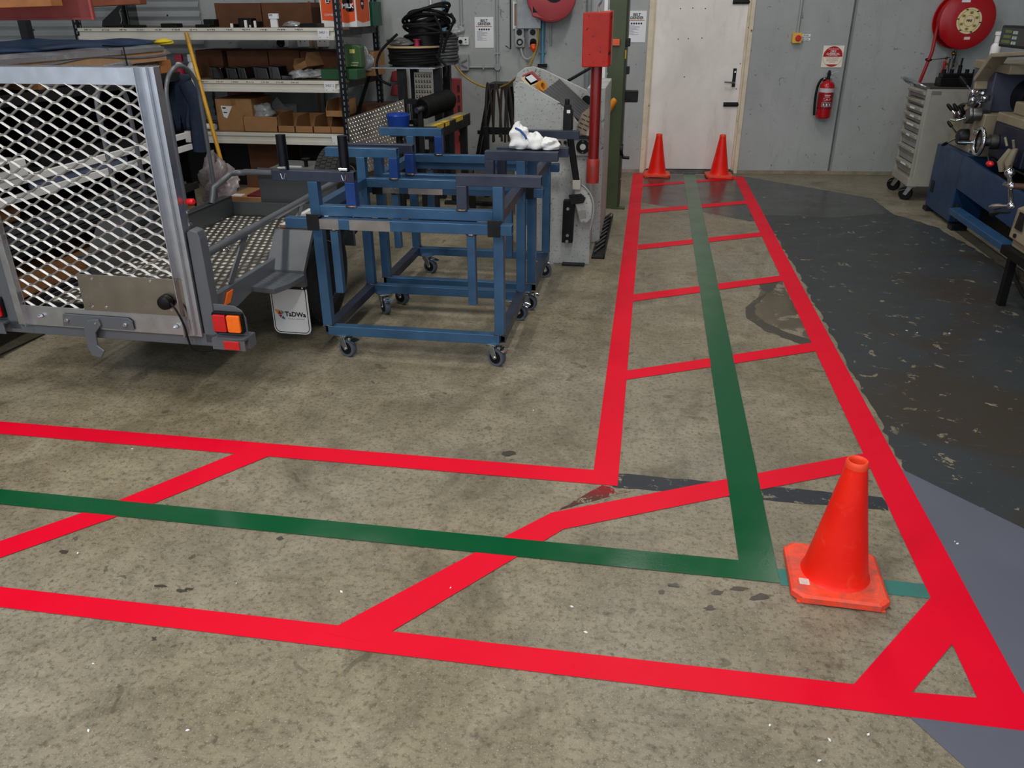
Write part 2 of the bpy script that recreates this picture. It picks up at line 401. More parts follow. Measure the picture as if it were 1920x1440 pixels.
# red and green walkway lines
RZ = .0022
paint('red_line', [(1187, 325), (1207, 325), (1158, 911), (0, 813), (-40, 809), (-40, 787), (0, 790), (1113, 881)], RZ, M_RED, 'red corner line beside the carts and trailer')
paint('red_line', [(-40, 1096), (0, 1100), (1605, 1283), (1712, 1298), (1832, 1308), (1751, 1133), (1376, 331), (1394, 331), (1560, 640), (1960, 1375), (1920, 1370), (0, 1138), (-40, 1134)], RZ, M_RED, 'red line round the outside corner')
for L, R_ in (((1208, 346, 350), (1376, 332, 336)), ((1204, 393, 400), (1395, 376, 382)), ((1200, 459, 468), (1424, 435, 443)), ((1191, 552, 565), (1463, 516, 527)), ((1177, 695, 712), (1527, 641, 658))):
    paint('red_hatch_bar', [(L[0]-4, L[1]), (R_[0]+4, R_[1]), (R_[0]+4, R_[2]), (L[0]-4, L[2])], RZ+.0004, M_RED, 'red diagonal bar')
paint('red_hatch_bar', [(1640, 846), (1650, 874), (1369, 929), (1056, 992), (727, 1188), (690, 1205), (605, 1185), (631, 1174), (944, 1007), (1034, 961), (1362, 898)], RZ+.0004, M_RED, 'bent red diagonal bar')
paint('red_hatch_bar', [(470, 838), (528, 845), (285, 945), (-40, 1060), (-40, 1028), (222, 938)], RZ+.0004, M_RED, 'red diagonal bar')
paint('red_hatch_bar', [(1745, 1120), (1800, 1190), (1700, 1310), (1590, 1295)], RZ+.0004, M_RED, 'short red diagonal bar at the corner')
paint('green_line', [(1281, 326), (1303, 326), (1463, 1093), (0, 945), (-40, 941), (-40, 913), (0, 917), (1385, 1050)], RZ+.0009, M_GRN, 'glossy green centre line')

# ================================================================ back wall, door
def wall_mat(name, c, dirt=True):
    t = NT(name); vec = t.coord(); c = RGB(*c)
    f = t.noise(vec, 1.3, 6, .65, .5)
    col = t.ramp(f, [(.3, tuple(k*.86 for k in c[:3])), (.7, tuple(k*1.1 for k in c[:3]))])
    mp = t.n('ShaderNodeMapping'); t.l(vec, mp.inputs[0]); mp.inputs['Scale'].default_value = (1, 1, .18)
    col = t.mix(t.ramp(t.noise(mp.outputs[0], 9, 5, .7), [(.55, B0), (.75, (.5,)*3)]), col, tuple(k*.66 for k in c[:3])+(1,))
    if dirt:
        col = t.mix(t.ramp(t.noise(vec, 12, 4, .75, .8), [(.645, B0), (.68, (.7,)*3)]), col, RGB(78, 74, 70))
        col = t.mix(t.ramp(t.noise(vec, 40, 3, .6), [(.70, B0), (.73, (.8,)*3)]), col, RGB(60, 56, 52))
    t.l(col, t.p.inputs['Base Color']); t.p.inputs['Roughness'].default_value = .55
    t.bump(t.noise(vec, 26, 4), .12, .004); return t.m
M_WALL = wall_mat('grey_painted_concrete', (164, 168, 167))
wm = MB(WT)
wm.box(-9, -.085, 0, .3, 0, 5.2); wm.box(.985, 7, 0, .3, 0, 5.2); wm.box(-.085, .985, 0, .3, 2.12, 5.2); wm.box(-.085, .985, .14, .3, 0, 2.12)
wall = solo('wall_back', wm, M_WALL, kind='structure', base=WT @ V((0, 0, 0))); BASE['wall_back'] = WT @ V((0, 0, 0))
M_JNT = mat('joint_sealant', (86, 88, 88), .7)
for u in (1.975, -3.6):
    part('panel_joint', MB(WT).box(u-.008, u+.008, -.006, .01, 0, 5.2), M_JNT, wall, label='dark sealant joint between the panels')
    part('panel_edge', MB(WT).box(u+.012, u+.03, -.004, .01, 0, 5.2), mat('joint_smear', (134, 137, 137), .6), wall)
part('wall_kerb', MB(WT).box(-9, -.09, -.02, 0, 0, .035).box(.99, 7, -.02, 0, 0, .035), mat('kerb_mortar', (140, 130, 112), .85, var=.25, scale=12), wall)
M_DOOR = wall_mat('white_door_paint', (236, 231, 224), False)
M_FRM = mat('cream_frame_paint', (214, 203, 178), .5, var=.12, scale=10, spots=((120, 96, 62), 14, .68))
door = thing('door_1', None, None, WT @ V((.45, 0, 0)), kind='structure')
part('door_leaf', MB(WT).box(-.012, .925, .035, .08, .035, 2.05), M_DOOR, door, .002, label='white door leaf with scuffs')
fr = MB(WT).box(-.085, -.035, -.015, .1, 0, 2.12).box(-.035, -.012, .02, .1, 0, 2.12).box(.945, .985, -.015, .1, 0, 2.12).box(.925, .945, .02, .1, 0, 2.12).box(-.085, .985, -.015, .1, 2.05, 2.12)
part('door_frame', fr, M_FRM, door, .003, label='cream timber door frame')
part('threshold', MB(WT).box(-.03, .94, -.06, .12, 0, .018).box(-.03, .94, .0, .12, .018, .03), M_STL, door)
h = part('lock_plate', MB(WT).box(.838, .872, .024, .036, .90, 1.085), M_DST, door, .003)
part('door_lever', MB(WT).cyl((.852, .03, .945), (.852, -.02, .945), .011).tube([(.852, -.02, .945), (.80, -.022, .95), (.75, -.015, .953)], .008), M_STL, h)
part('key_cylinder', MB(WT).cyl((.858, .03, 1.05), (.858, .018, 1.05), .009), M_CHR, h)
part('door_bolt', MB(WT).box(.77, .925, .022, .036, .70, .745).cyl((.77, .018, .722), (.93, .018, .722), .012), M_DST, door, .003)
part('door_bolt', MB(WT).box(.76, .93, .022, .036, 1.70, 1.74).cyl((.76, .018, 1.72), (.93, .018, 1.72), .012), M_DST, door, .003)
for u, z in ((.235, 1.66), (.36, 1.665), (.49, 1.66), (.235, 1.37), (.34, 1.375), (.48, 1.38), (.33, 1.0), (.905, 1.13), (.89, .88)):
    part('screw_hole', MB(WT).cyl((u, .036, z), (u, .0335, z), .006, n=8), M_INK, door)

# other room surfaces (outside the picture, they carry the bounce light)
M_CEIL = mat('ceiling_sheet', (104, 104, 102), .6, var=.05)
solo('ceiling', MB().box(-8.5, 6.5, -3, 10.2, 5.2, 5.3), M_CEIL, kind='structure')
solo('wall_left', MB().box(-8.6, -8.5, -3, 9.5, 0, 5.2), M_WALL, kind='structure')
solo('wall_right', MB().box(6.5, 6.6, -3, 10.2, 0, 5.2), M_WALL, kind='structure')

# ================================================================ traffic cones
def cone_mats():
    t = NT('orange_cone_pvc'); vec = t.coord()
    col = t.ramp(t.noise(vec, 5, 5), [(.3, RGB(232, 24, 10)), (.7, RGB(250, 40, 16))])
    col = t.mix(t.ramp(t.noise(vec, 11, 6, .7, 1), [(.55, B0), (.78, (.45,)*3)]), col, RGB(246, 92, 74))
    t.l(col, t.p.inputs['Base Color']); t.p.inputs['Roughness'].default_value = .38; t.p.inputs['Specular IOR Level'].default_value = .35; t.bump(t.noise(vec, 60, 3), .05, .003)
    b = NT('dirty_cone_base'); vec = b.coord()
    col = b.ramp(b.noise(vec, 6, 5), [(.3, RGB(240, 62, 34)), (.7, RGB(252, 84, 50))])
    col = b.mix(b.ramp(b.noise(vec, 15, 7, .75, .8), [(.44, B0), (.72, (.75,)*3)]), col, RGB(110, 84, 78))
    b.l(col, b.p.inputs['Base Color']); b.p.inputs['Roughness'].default_value = .5; b.bump(b.noise(vec, 50, 3), .08, .003)
    return t.m, b.m
M_CONE, M_CBASE = cone_mats()
def cone(cx, cy, yaw, label, s=1.0):
    T = Matrix.Translation((cx, cy, 0)) @ Matrix.Rotation(yaw, 4, 'Z') @ Matrix.Scale(s, 4)
    t = thing('traffic_cone', label, 'traffic cone', (cx, cy, 0))
    h = .146; c = .032
    oct_ = [(-h+c, -h), (h-c, -h), (h, -h+c), (h, h-c), (h-c, h), (-h+c, h), (-h, h-c), (-h, -h+c)]
    mb = MB(T).prism([(x, y, .006) for x, y in oct_], (0, 0, .018))
    mb.add([(x, y, .024) for x, y in oct_]+[(x*.93, y*.93, .031) for x, y in oct_], [(k, (k+1) % 8, 8+(k+1) % 8, 8+k) for k in range(8)]+[tuple(range(8, 16))])
    for fx, fy in ((-.1, -.1), (.1, -.1), (-.1, .1), (.1, .1)): mb.box(fx-.03, fx+.03, fy-.04, fy+.04, 0, .007)
    part('cone_base', mb, M_CBASE, t, .002, label='scuffed square base')
    prof = [(.108, .029), (.103, .034), (.099, .045), (.0945, .07), (.062, .25), (.034, .415), (.0335, .424)]
    part('cone_body', MB(T).rev(prof, (0, 0, 0), n=48, caps=False), M_CONE, t)
    tip = [(.0335, .424), (.0338, .434), (.0325, .442), (.0295, .446), (.0265, .446), (.0235, .443), (.0215, .436), (.021, .41), (.020, .30), (.0, .30)]
    part('cone_tip', MB(T).rev(tip, (0, 0, 0), n=40, caps=False), mat('cone_tip_pvc', (240, 70, 34), .5), t)
    return t, T
c1, T1 = cone(.681, 2.215, -.03, 'orange traffic cone with sticker on base at the green corner')
part('sticker', MB(T1).box(-.118, -.088, -.085, -.055, .031, .0316), mat('worn_sticker', (205, 190, 182), .5, var=.3, scale=60), c1, label='worn silver sticker')
cone(.105, 9.075, .02, 'orange traffic cone by the hinge side of the white door', .99)
cone(.775, 9.105, .05, 'orange traffic cone below the bolts of the white door', .99)
# ================================================================ blue welded trolleys
def blue_steel(name, c1, c2):
    t = NT(name); vec = t.coord(); f = t.noise(vec, 3.5, 4, .6, .4)
    col = t.ramp(f, [(.3, RGB(*c1)), (.65, RGB(*c2))])
    col = t.mix(t.ramp(t.noise(vec, 14, 5, .7), [(.66, B0), (.78, (.6,)*3)]), col, RGB(62, 64, 70))
    t.l(col, t.p.inputs['Base Color']); t.p.inputs['Metallic'].default_value = .55
    t.l(t.ramp(t.noise(vec, 9, 4), [(.3, (.30,)*3), (.7, (.46,)*3)]), t.p.inputs['Roughness']); return t.m
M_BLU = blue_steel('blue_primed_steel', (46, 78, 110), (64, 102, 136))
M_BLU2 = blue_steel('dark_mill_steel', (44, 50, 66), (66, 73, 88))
M_WELD = mat('weld_bead', (96, 86, 78), .4, .8, var=.4, scale=60)
M_CWHEEL = mat('grey_rubber_tyre', (74, 80, 92), .6, var=.08)
M_BARE = mat('ground_bare_steel', (168, 166, 164), .25, 1, var=.15, scale=10)
CAST = {}
def caster(parent, x, y, rz):
    """swivel castor 0.125 high under a plate at x,y"""
    base = BASE[parent.name]
    if 'a' in CAST:
        src = CAST['a']; c = src.copy(); COL.objects.link(c); c.parent = parent; c.location = V((x, y, 0))-base; c.rotation_euler = (0, 0, rz); BASE[c.name] = base
        for ch in src.children:
            d = ch.copy(); COL.objects.link(d); d.parent = c
        return c
    def lp(name, mb, mt, par, bv=0):
        me = _mesh(name, mb, mt, V((0, 0, 0))); o = bpy.data.objects.new(name, me); COL.objects.link(o); o.parent = par; bev(o, bv); return o
    fk = MB().box(-.042, .042, -.036, .036, .118, .125).cyl((0, 0, .104), (0, 0, .12), .026)
    for s_ in (-1, 1): fk.prism([(-.024, s_*.021, .108), (.026, s_*.021, .108), (.046, s_*.021, .052), (.032, s_*.021, .040), (.016, s_*.021, .05)], (0, s_*.003, 0))
    fk.box(-.024, .028, -.021, .021, .104, .108)
    c = lp('caster', fk, M_ZNC, parent, .001)
    lp('wheel', MB().rev([(.018, -.016), (.047, -.016), (.050, -.010), (.050, .010), (.047, .016), (.018, .016)], (.030, 0, .050), (0, 1, 0), 28), M_CWHEEL, c)
    lp('hub', MB().rev([(.004, -.0185), (.033, -.0185), (.034, -.012), (.034, .012), (.033, .0185), (.004, .0185)], (.030, 0, .050), (0, 1, 0), 24), M_BLK, c)
    lp('axle', MB().cyl((.030, -.028, .050), (.030, .028, .050), .007, n=8), M_CHR, c)
    lp('brake_pedal', MB().prism([(.03, -.02, .108), (.03, .02, .108), (.075, .026, .098), (.092, .026, .092), (.092, -.026, .092), (.075, -.026, .098)], (0, 0, .003)).box(.045, .062, -.014, .014, .100, .112), M_CHR, c, .001)
    c.location = V((x, y, 0))-base; c.rotation_euler = (0, 0, rz); BASE[c.name] = base
    CAST['a'] = c; return c
def trolley(x0, x1, y0, y1, label, pegs, rz, rear_tube=True):
    """x0..x1, y0..y1: outer frame; 50 mm tube"""
    t = thing('steel_trolley', label, 'trolley', ((x0+x1)/2, (y0+y1)/2, 0))
    w = .05; zb = .1475; zt = .78
    def tb(name, p, q, m=M_BLU, lab=None): return part(name, MB().rhs(p, q, w, w), m, t, .003, label=lab)
    c = w/2
    for y in (y0+c, y1-c):
        tb('bottom_rail', (x0+c, y, zb), (x1-c, y, zb)); tb('top_rail', (x0+w, y, zt), (x1-w, y, zt))
    for x in (x0+c, x1-c):
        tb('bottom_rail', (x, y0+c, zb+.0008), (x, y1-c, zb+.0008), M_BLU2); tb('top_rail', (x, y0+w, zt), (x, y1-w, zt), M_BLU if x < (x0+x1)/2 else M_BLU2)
        for y in (y0+c, y1-c):
            tb('post', (x, y, zb+c), (x, y, .92), M_BLU)
            part('weld', MB().tube([(x-c, y-c, zb+c+.001), (x+c, y-c, zb+c+.001), (x+c, y+c, zb+c+.001), (x-c, y+c, zb+c+.001)], .004, 6, True), M_WELD, t)
    for y in (y0+c, y1-c):
        s_ = -1 if y < (y0+y1)/2 else 1
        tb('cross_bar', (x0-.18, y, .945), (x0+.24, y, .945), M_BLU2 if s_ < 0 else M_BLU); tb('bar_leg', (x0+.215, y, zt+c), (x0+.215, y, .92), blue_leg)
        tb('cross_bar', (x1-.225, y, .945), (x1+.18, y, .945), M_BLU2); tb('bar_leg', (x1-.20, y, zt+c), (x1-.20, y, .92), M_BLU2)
        for xx in (x0+.215, x1-.20): part('weld', MB().tube(arc((xx, y-.024, zt+c+.001), .024, math.pi, 2*math.pi, 8, (1, 0, 0), (0, .35, 0)), .006, 6), M_WELD, t)
        # sliding tube with its saddles and drop legs, outside the posts
        if s_ > 0 and not rear_tube: continue
        yy = y+s_*.052
        tb('sliding_tube', (x0-.115, yy, .727), (x1+.05, yy, .727), M_BLU, 'blue tube with bright ground bands')
        for xa, xb in ((x0+.055, x0+.16), (x0+.215, x0+.42)): 
            if s_ < 0: part('ground_band', MB().box(xa, xb, yy-.0255, yy+.0255, .7015, .7525), M_BARE, t)
        for xx in (x0+.03, x1-.035):
            part('saddle_clamp', MB().box(xx-.03, xx+.03, yy+s_*.026, yy+s_*.032, .695, .775).box(xx-.03, xx+.03, yy-.03, yy+.03, .755, .761), M_DST, t, .002)
        for xx, zz in ((x0+.13, .375), (x1-.15, .345)):
            part('drop_leg', MB().rhs((xx, yy, .70), (xx, yy, zz), .04, .04), M_BLU, t, .002)
            part('weld', MB().tube(arc((xx, yy, .699), .024, 0, 2*math.pi, 10, (1, 0, 0), (0, 1, 0))[:-1], .006, 6, True), M_WELD, t)
    k = 0
    for x, y in ((x0+.09, y0+.03), (x1-.07, y0+.03), (x0+.10, y1-.05), (x1-.06, y1-.05)):
        caster(t, x, y, rz[k]); k += 1
    return t
blue_leg = blue_steel('royal_blue_steel', (28, 58, 120), (42, 80, 150))
tr1 = trolley(-1.625, -.66, 3.715, 4.465, 'blue steel trolley with two black pegs on its front bar', True, (-.35, -.45, -.9, -.2), False)
tr2 = trolley(-1.575, -.62, 4.565, 5.30, 'blue steel trolley with a white rag, next to the grey machine', False, (-.5, -.1, -.4, .3))
for xx in (-1.745, -1.435):
    pg = part('peg', MB().cyl((xx, 3.74, .971), (xx, 3.74, 1.135), .024, n=20), mat('black_pipe', (26, 28, 34), .28, .6), tr1, label='black round peg')
    part('pin', MB().tube([(xx-.012, 3.714, .955), (xx-.004, 3.712, .93), (xx+.004, 3.712, .93), (xx+.012, 3.714, .955)], .0025, 6).cyl((xx-.02, 3.715, .982), (xx+.02, 3.715, .982), .008), M_CHR, pg)
# crumpled white rag on the trolley bar
def crumple(c, rx, ry, rz, seed, nu=28, nv=18, amp=.30):
    rnd = random.Random(seed); ph = [(rnd.uniform(0, 6.28), rnd.uniform(1, 5), rnd.uniform(1, 4), rnd.uniform(.3, 1)) for _ in range(9)]
    vs = []; fs = []
    for i in range(nv+1):
        th = math.pi*i/nv
        for k in range(nu):
            a = 2*math.pi*k/nu; d = 1+amp*sum(w*math.sin(p+f*a*round(1)+g*th*2) for p, f, g, w in [(q[0], int(q[1]), q[2], q[3]) for q in ph])/4
            p = V((rx*d*math.sin(th)*math.cos(a), ry*d*math.sin(th)*math.sin(a), rz*d*math.cos(th)))
            if p.z < -rz*.62: p.z = -rz*.62
            vs.append(V(c)+p)
    fs = [(i*nu+k, (i+1)*nu+k, (i+1)*nu+(k+1) % nu, i*nu+(k+1) % nu) for i in range(nv) for k in range(nu)]
    return vs, fs
rag = MB(); yr = 4.51
pr = YP(975, 287, yr); pr.z = .975
for dx, rx, rzz, sd in ((0, .062, .075, 3), (.085, .055, .05, 8), (.16, .06, .036, 5)):
    rag.add(*crumple(pr+V((dx, 0, rzz*.62)), rx, .055, rzz, sd), smooth=True)
rg = thing('rag', 'crumpled white rag with a blue stripe on trolley bar', 'rag', pr)
part('cloth', rag, mat('white_cotton', (232, 232, 230), .9, var=.08, scale=30), rg)
part('blue_stripe', MB().tube([pr+V((-.02, -.035, .110)), pr+V((.01, -.05, .10)), pr+V((.035, -.055, .075)), pr+V((.045, -.055, .055))], .006, 6), mat('blue_cotton', (40, 84, 140), .9), rg)
# ================================================================ trailer
TO = V((-1.94, 3.10, 0)); TT = Matrix.Translation(TO) @ Matrix.Rotation(math.radians(-1.2), 4, 'Z')
M_TRL = mat('grey_trailer_paint', (86, 90, 95), .36, .0, var=.07, scale=8, coat=.25)
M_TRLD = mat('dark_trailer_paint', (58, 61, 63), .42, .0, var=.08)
M_ALU = mat('brushed_aluminium', (196, 199, 204), .33, 1, var=.05, scale=9, bump=.02, bscale=120)
M_ALU2 = mat('expanded_aluminium', (172, 172, 171), .5, .85, var=.06)
M_ALP = mat('mill_aluminium_plate', (168, 160, 152), .22, 1, var=.12, scale=9)
M_TRD = mat('tread_plate_aluminium', (120, 116, 108), .42, 1, var=.15)
M_TRDB = mat('tread_bump_aluminium', (242, 238, 228), .36, 1, var=.08)
M_REDL = mat('red_lens', (196, 8, 14), .14, coat=.6, var=.1, scale=80)
M_AMBL = mat('amber_lens', (255, 112, 8), .14, coat=.6, var=.1, scale=80)
trl = thing('box_trailer', 'grey trailer with tall expanded mesh tail gate and tread plate deck', 'trailer', TT @ V((-.47, 0, 0)))
def tp(name, f, mt, bv=0, parent=None, label=None, kind=None):
    mb = MB(TT); f(mb); return part(name, mb, mt, parent or trl, bv, label, kind)
G0, G1 = -.945, 0.0
gate = tp('gate_frame', lambda m: (m.box(G0, G0+.06, -.004, 0, .335, 1.475), m.box(G0+.056, G0+.06, -.03, 0, .335, 1.475), m.box(G1-.075, G1, -.004, 0, .335, 1.475), m.box(G1-.042, G1-.024, -.020, -.004, .345, 1.475), m.box(G1-.076, G1-.071, -.03, 0, .335, 1.475),
     m.box(G1-.006, G1, 0, .04, .335, 1.475), m.box(G0+.05, G1-.05, .004, .010, 1.405, 1.475), m.box(G0+.05, G1-.05, .004, .05, 1.469, 1.475), m.box(G0+.05, G1-.05, .0, .006, .335, .432)), M_ALU, .0015, label='bright aluminium angle frame')
# expanded mesh
def expmesh(m):
    lw, sw = .115, .0535; x0, x1, z0, z1 = G0+.058, G1-.07, .425, 1.41
    nr = int((z1-z0)/(sw/2))+1; nc = int((x1-x0)/lw)+2
    for r in range(nr):
        za = z0+r*sw/2
        for c in range(nc*2):
            # zig zag strands; each strand from node to node
            xa = x0+(c-1)*lw/2; up = (r+c) % 2 == 0
            z_a, z_b = (za, za+sw/2) if up else (za+sw/2, za)
            xb = xa+lw/2
            if xb <= x0 or xa >= x1 or za+sw/2 > z1+.01: continue
            xa2, xb2 = max(xa, x0), min(xb, x1)
            f = lambda x: z_a+(z_b-z_a)*(x-xa)/(lw/2)
            # S-shaped strand with flat node ends
            k = .16*(xb-xa); pts = [(xa2, f(xa2))]
            if xa2 == xa: pts.append((xa+k, z_a+(z_b-z_a)*.03))
            if xb2 == xb: pts.append((xb-k, z_b-(z_b-z_a)*.03))
            pts.append((xb2, f(xb2)))
            y0_ = .006; hw = .0036 if up else .0043; vs = []
            for (px, pz) in pts:
                tw = -.0012 if up else .0034
                vs += [(px, y0_-tw, pz-hw), (px, y0_+tw, pz+hw), (px, y0_+tw+.005, pz+hw-.002), (px, y0_-tw+.005, pz-hw-.002)]
            n = len(pts); fs = []
            for i in range(n-1):
                for j in range(4): fs.append((i*4+j, i*4+(j+1) % 4, (i+1)*4+(j+1) % 4, (i+1)*4+j))
            m.add(vs, fs)
tp('expanded_mesh', expmesh, M_ALU2, 0, gate, 'silver diamond expanded mesh', 'stuff')
tp('number_plate_panel', lambda m: m.box(-.565, -.045, -.012, -.009, .432, .605), M_ALP, .001, gate, 'plain aluminium plate')
for u, w_ in ((-.52, .45), (-.45, .452), (-.49, .585), (-.20, .59), (-.12, .46)):
    tp('rivet', lambda m: m.cyl((u, -.012, w_), (u, -.0145, w_), .006, n=10), M_ALU, 0, gate)
tp('hook_plate', lambda m: m.prism([(-.70, -.0045, .355), (-.69, -.0045, .405), (-.355, -.0045, .405), (-.335, -.0045, .39), (-.335, -.0045, .345), (-.70, -.0045, .345)], (0, -.006, 0)), M_TRL, .002, gate)
for u, w_ in ((-.81, .385), (-.67, .378), (-.515, .375), (-.37, .375), (-.12, .378)):
    tp('bolt', lambda m: (m.cyl((u, -.004, w_), (u, -.018, w_), .010, n=6), m.cyl((u, -.018, w_), (u, -.028, w_), .005, n=8)), M_CHR, 0, gate)
tp('hook', lambda m: m.prism([(-.53, -.012, .392), (-.50, -.012, .395), (-.492, -.012, .365), (-.53, -.012, .325), (-.535, -.012, .262), (-.505, -.012, .235), (-.53, -.012, .20), (-.575, -.012, .205), (-.590, -.012, .25), (-.585, -.012, .345), (-.56, -.012, .385)], (0, -.012, 0)), M_TRL, .004, gate)
tp('plate_lamp', lambda m: m.rev([(.0, -.034), (.022, -.034), (.030, -.028), (.034, -.012), (.034, 0), (.030, .004), (0, .004)], (-.135, -.016, .50), (0, 1, 0), 24), M_BLK, 0, gate, 'round black plate lamp')
tp('lamp_cable', lambda m: m.tube(bez([(-.105, -.035, .50), (-.075, -.045, .47), (-.055, -.04, .40), (-.055, -.03, .33), (-.045, -.02, .28), (.0, .02, .258), (.06, .06, .262)], 8), .005, 6), M_RUB, 0, gate)
# rear sill, posts and lamp boards
tp('rear_sill', lambda m: m.box(G0-.24, .22, .012, .075, .285, .345), M_TRL, .003)
for s_ in (0, 1):
    f = (lambda u: u) if s_ == 0 else (lambda u: G0-u)
    post = tp('corner_post', lambda m: m.prism([(f(.004), .012, .30), (f(.068), .012, .30), (f(.062), .012, .785), (f(.054), .012, .815), (f(.022), .012, .825), (f(.004), .012, .81)], (0, .06, 0)), M_TRL, .004)
    lb = tp('lamp_board', lambda m: m.prism([(f(.06), .02, .345), (f(.215), .02, .345), (f(.215), .02, .43), (f(.20), .02, .465), (f(.165), .02, .485), (f(.06), .02, .49)], (0, .006, 0)).box(f(.06), f(.22), -.03, .02, .335, .345).box(f(.06), f(.22), -.03, -.024, .29, .345), M_TRL, .002)
    tl = tp('tail_lamp', lambda m: m.prism([(f(u+.136), .019, w_+.410) for u, w_ in rrect(.146, .10, .012)], (0, -.022, 0)), M_BLK, .003, lb)
    tp('red_lens', lambda m: m.prism([(f(u+.102), -.002, w_+.410) for u, w_ in rrect(.062, .08, .008)], (0, -.014, 0)), M_REDL, .003, lb, 'red stop lamp lens')
    tp('amber_lens', lambda m: m.prism([(f(u+.170), -.002, w_+.410) for u, w_ in rrect(.062, .08, .008)], (0, -.014, 0)), M_AMBL, .003, lb, 'amber indicator lens')
    tp('red_reflector', lambda m: m.box(f(.12), f(.195), -.036, -.030, .295, .335), M_REDL, .002, lb, 'small red reflector')
# latch rod with red grip
lt = tp('latch_rod', lambda m: (m.tube([(-.01, .06, .93), (-.01, .06, .91), (-.008, .06, .79)], .006, 8), m.cyl((-.008, .06, .885), (-.008, .06, .895), .014), m.cyl((-.008, .06, .83), (-.008, .06, .84), .014), m.tube([(-.01, .06, .928), (.02, .05, .935)], .006)), M_ZNC)
tp('grip', lambda m: m.tube([(.005, .055, .933), (.012, .053, .935), (.04, .045, .938), (.046, .043, .938)], [.010, .0135, .0135, .009], 12), mat('red_grip', (214, 22, 30), .35), 0, lt, 'red grip')
# deck
DU0, DU1, DV1 = -.775, -.035, 1.78
tp('deck_plate', lambda m: m.box(DU0, DU1, .03, DV1, .445, .45), M_TRD)
def treads(m):
    pu, pv = .042, .062; r = 0; v = .045
    while v < DV1-.02:
        u = DU0+.02+(r % 2)*pu/2
        while u < DU1-.015:
            a = .0138; b = .0165; t = -.25; ca, sa = math.cos(t), math.sin(t)
            q = [(-a, 0), (-a*.5, -b), (a*.5, -b), (a, 0), (a*.5, b), (-a*.5, b)]
            vs = [(u+x*ca-y*sa, v+x*sa+y*ca, .4502) for x, y in q]+[(u+x*.55*ca-y*.5*sa, v+x*.55*sa+y*.5*ca, .4545) for x, y in q]
            m.add(vs, [(k, (k+1) % 6, 6+(k+1) % 6, 6+k) for k in range(6)]+[tuple(range(6, 12))])
            u += pu
        v += pv; r += 1
tp('tread_bumps', treads, M_TRDB, 0, None, 'raised bright tread bumps', 'stuff')
tp('tie_down_ring', lambda m: (m.tube(arc((-.40, .98, .456), .03, 0, 6.283, 14, (1, 0, 0), (0, 1, 0))[:-1], .005, 6, True), m.box(-.44, -.36, .965, .995, .452, .458)), M_CHR)
tp('side_beam', lambda m: m.prism([(-.035, .06, .36), (-.035, .06, .40), (-.035, .10, .475), (-.035, 1.78, .475), (-.035, 1.78, .40), (-.035, .60, .40), (-.035, .35, .36)], (.03, 0, 0)), M_TRL, .003)
tp('corner_gusset', lambda m: m.prism([(-.035, .07, .453), (-.035, .19, .453), (-.10, .07, .453)], (0, 0, .004)), M_TRLD)
tp('amber_reflector', lambda m: m.prism([(-.004, .215, .405), (-.004, .27, .405), (-.004, .315, .458), (-.004, .26, .458)], (.008, 0, 0)), M_AMBL, .002, None, 'amber side reflector')
tp('side_wall', lambda m: (m.box(DU0-.03, DU0, .35, DV1, .40, .57), m.box(DU0-.075, DU0, .35, DV1, .555, .57), m.box(DU0-.09, DU0-.08, .1, DV1, .36, .44)), M_TRLD, .003)
tp('front_wall', lambda m: m.box(DU0, DU1, DV1, DV1+.02, .40, .535), M_TRLD, .002)
tp('headboard', lambda m: m.box(-.60, -.06, DV1+.06, DV1+.075, .50, .745), M_TRLD, .003, None, 'plain grey headboard')
tp('chassis', lambda m: (m.box(-.72, -.66, .08, 1.8, .36, .44), m.box(-.14, -.08, .08, 1.8, .36, .44), m.box(-.72, -.08, .5, .55, .37, .43), m.box(-.72, -.08, 1.3, 1.35, .37, .43), m.beam((-.69, 1.78, .40), (-.40, 2.75, .40), .06, .08), m.beam((-.11, 1.78, .40), (-.40, 2.75, .40), .06, .08)), M_TRLD)
tp('axle', lambda m: m.beam((-1.08, 1.14, .30), (.12, 1.14, .30), .045, .045), M_DST)
hr = bez([(-.004, .07, .680), (-.002, .9, .69), (.0, 1.70, .705)], 6)+arc((-.08, 1.72, .712), .08, 0, math.pi/2, 6, (1, 0, 0), (0, 1, 0))+[(-.35, 1.80, .725), (-.66, 1.80, .725)]+arc((-.68, 1.74, .72), .06, math.pi/2, math.pi, 6, (1, 0, 0), (0, 1, 0))+[(-.755, 1.66, .69), (-.785, 1.60, .66), (-.79, 1.56, .57)]
tp('handrail', lambda m: m.tube(hr, .019, 12), M_TRL, 0, None, 'grey tubular handrail')
tp('rail_brace', lambda m: m.beam((-.004, .52, .675), (-.02, .33, .475), .008, .04, (0, 1, 0)), M_TRL)
tp('rail_brace', lambda m: m.beam((-.003, 1.18, .685), (-.02, 1.02, .475), .008, .04, (0, 1, 0)), M_TRL)
for v0, v1, zt in ((1.33, 1.68, 1.38), (.72, .97, 1.35)):
    c = (v0+v1)/2; r = (v1-v0)/2
    tp('hoop_rail', lambda m: m.tube([(DU0-.05, v0, .55), (DU0-.05, v0, zt-r)]+arc((DU0-.05, c, zt-r), r, math.pi, 0, 12, (0, 1, 0), (0, 0, 1))+[(DU0-.05, v1, zt-r), (DU0-.05, v1, .55)], .0125, 10), M_TRL, 0, None, 'grey hoop rail')
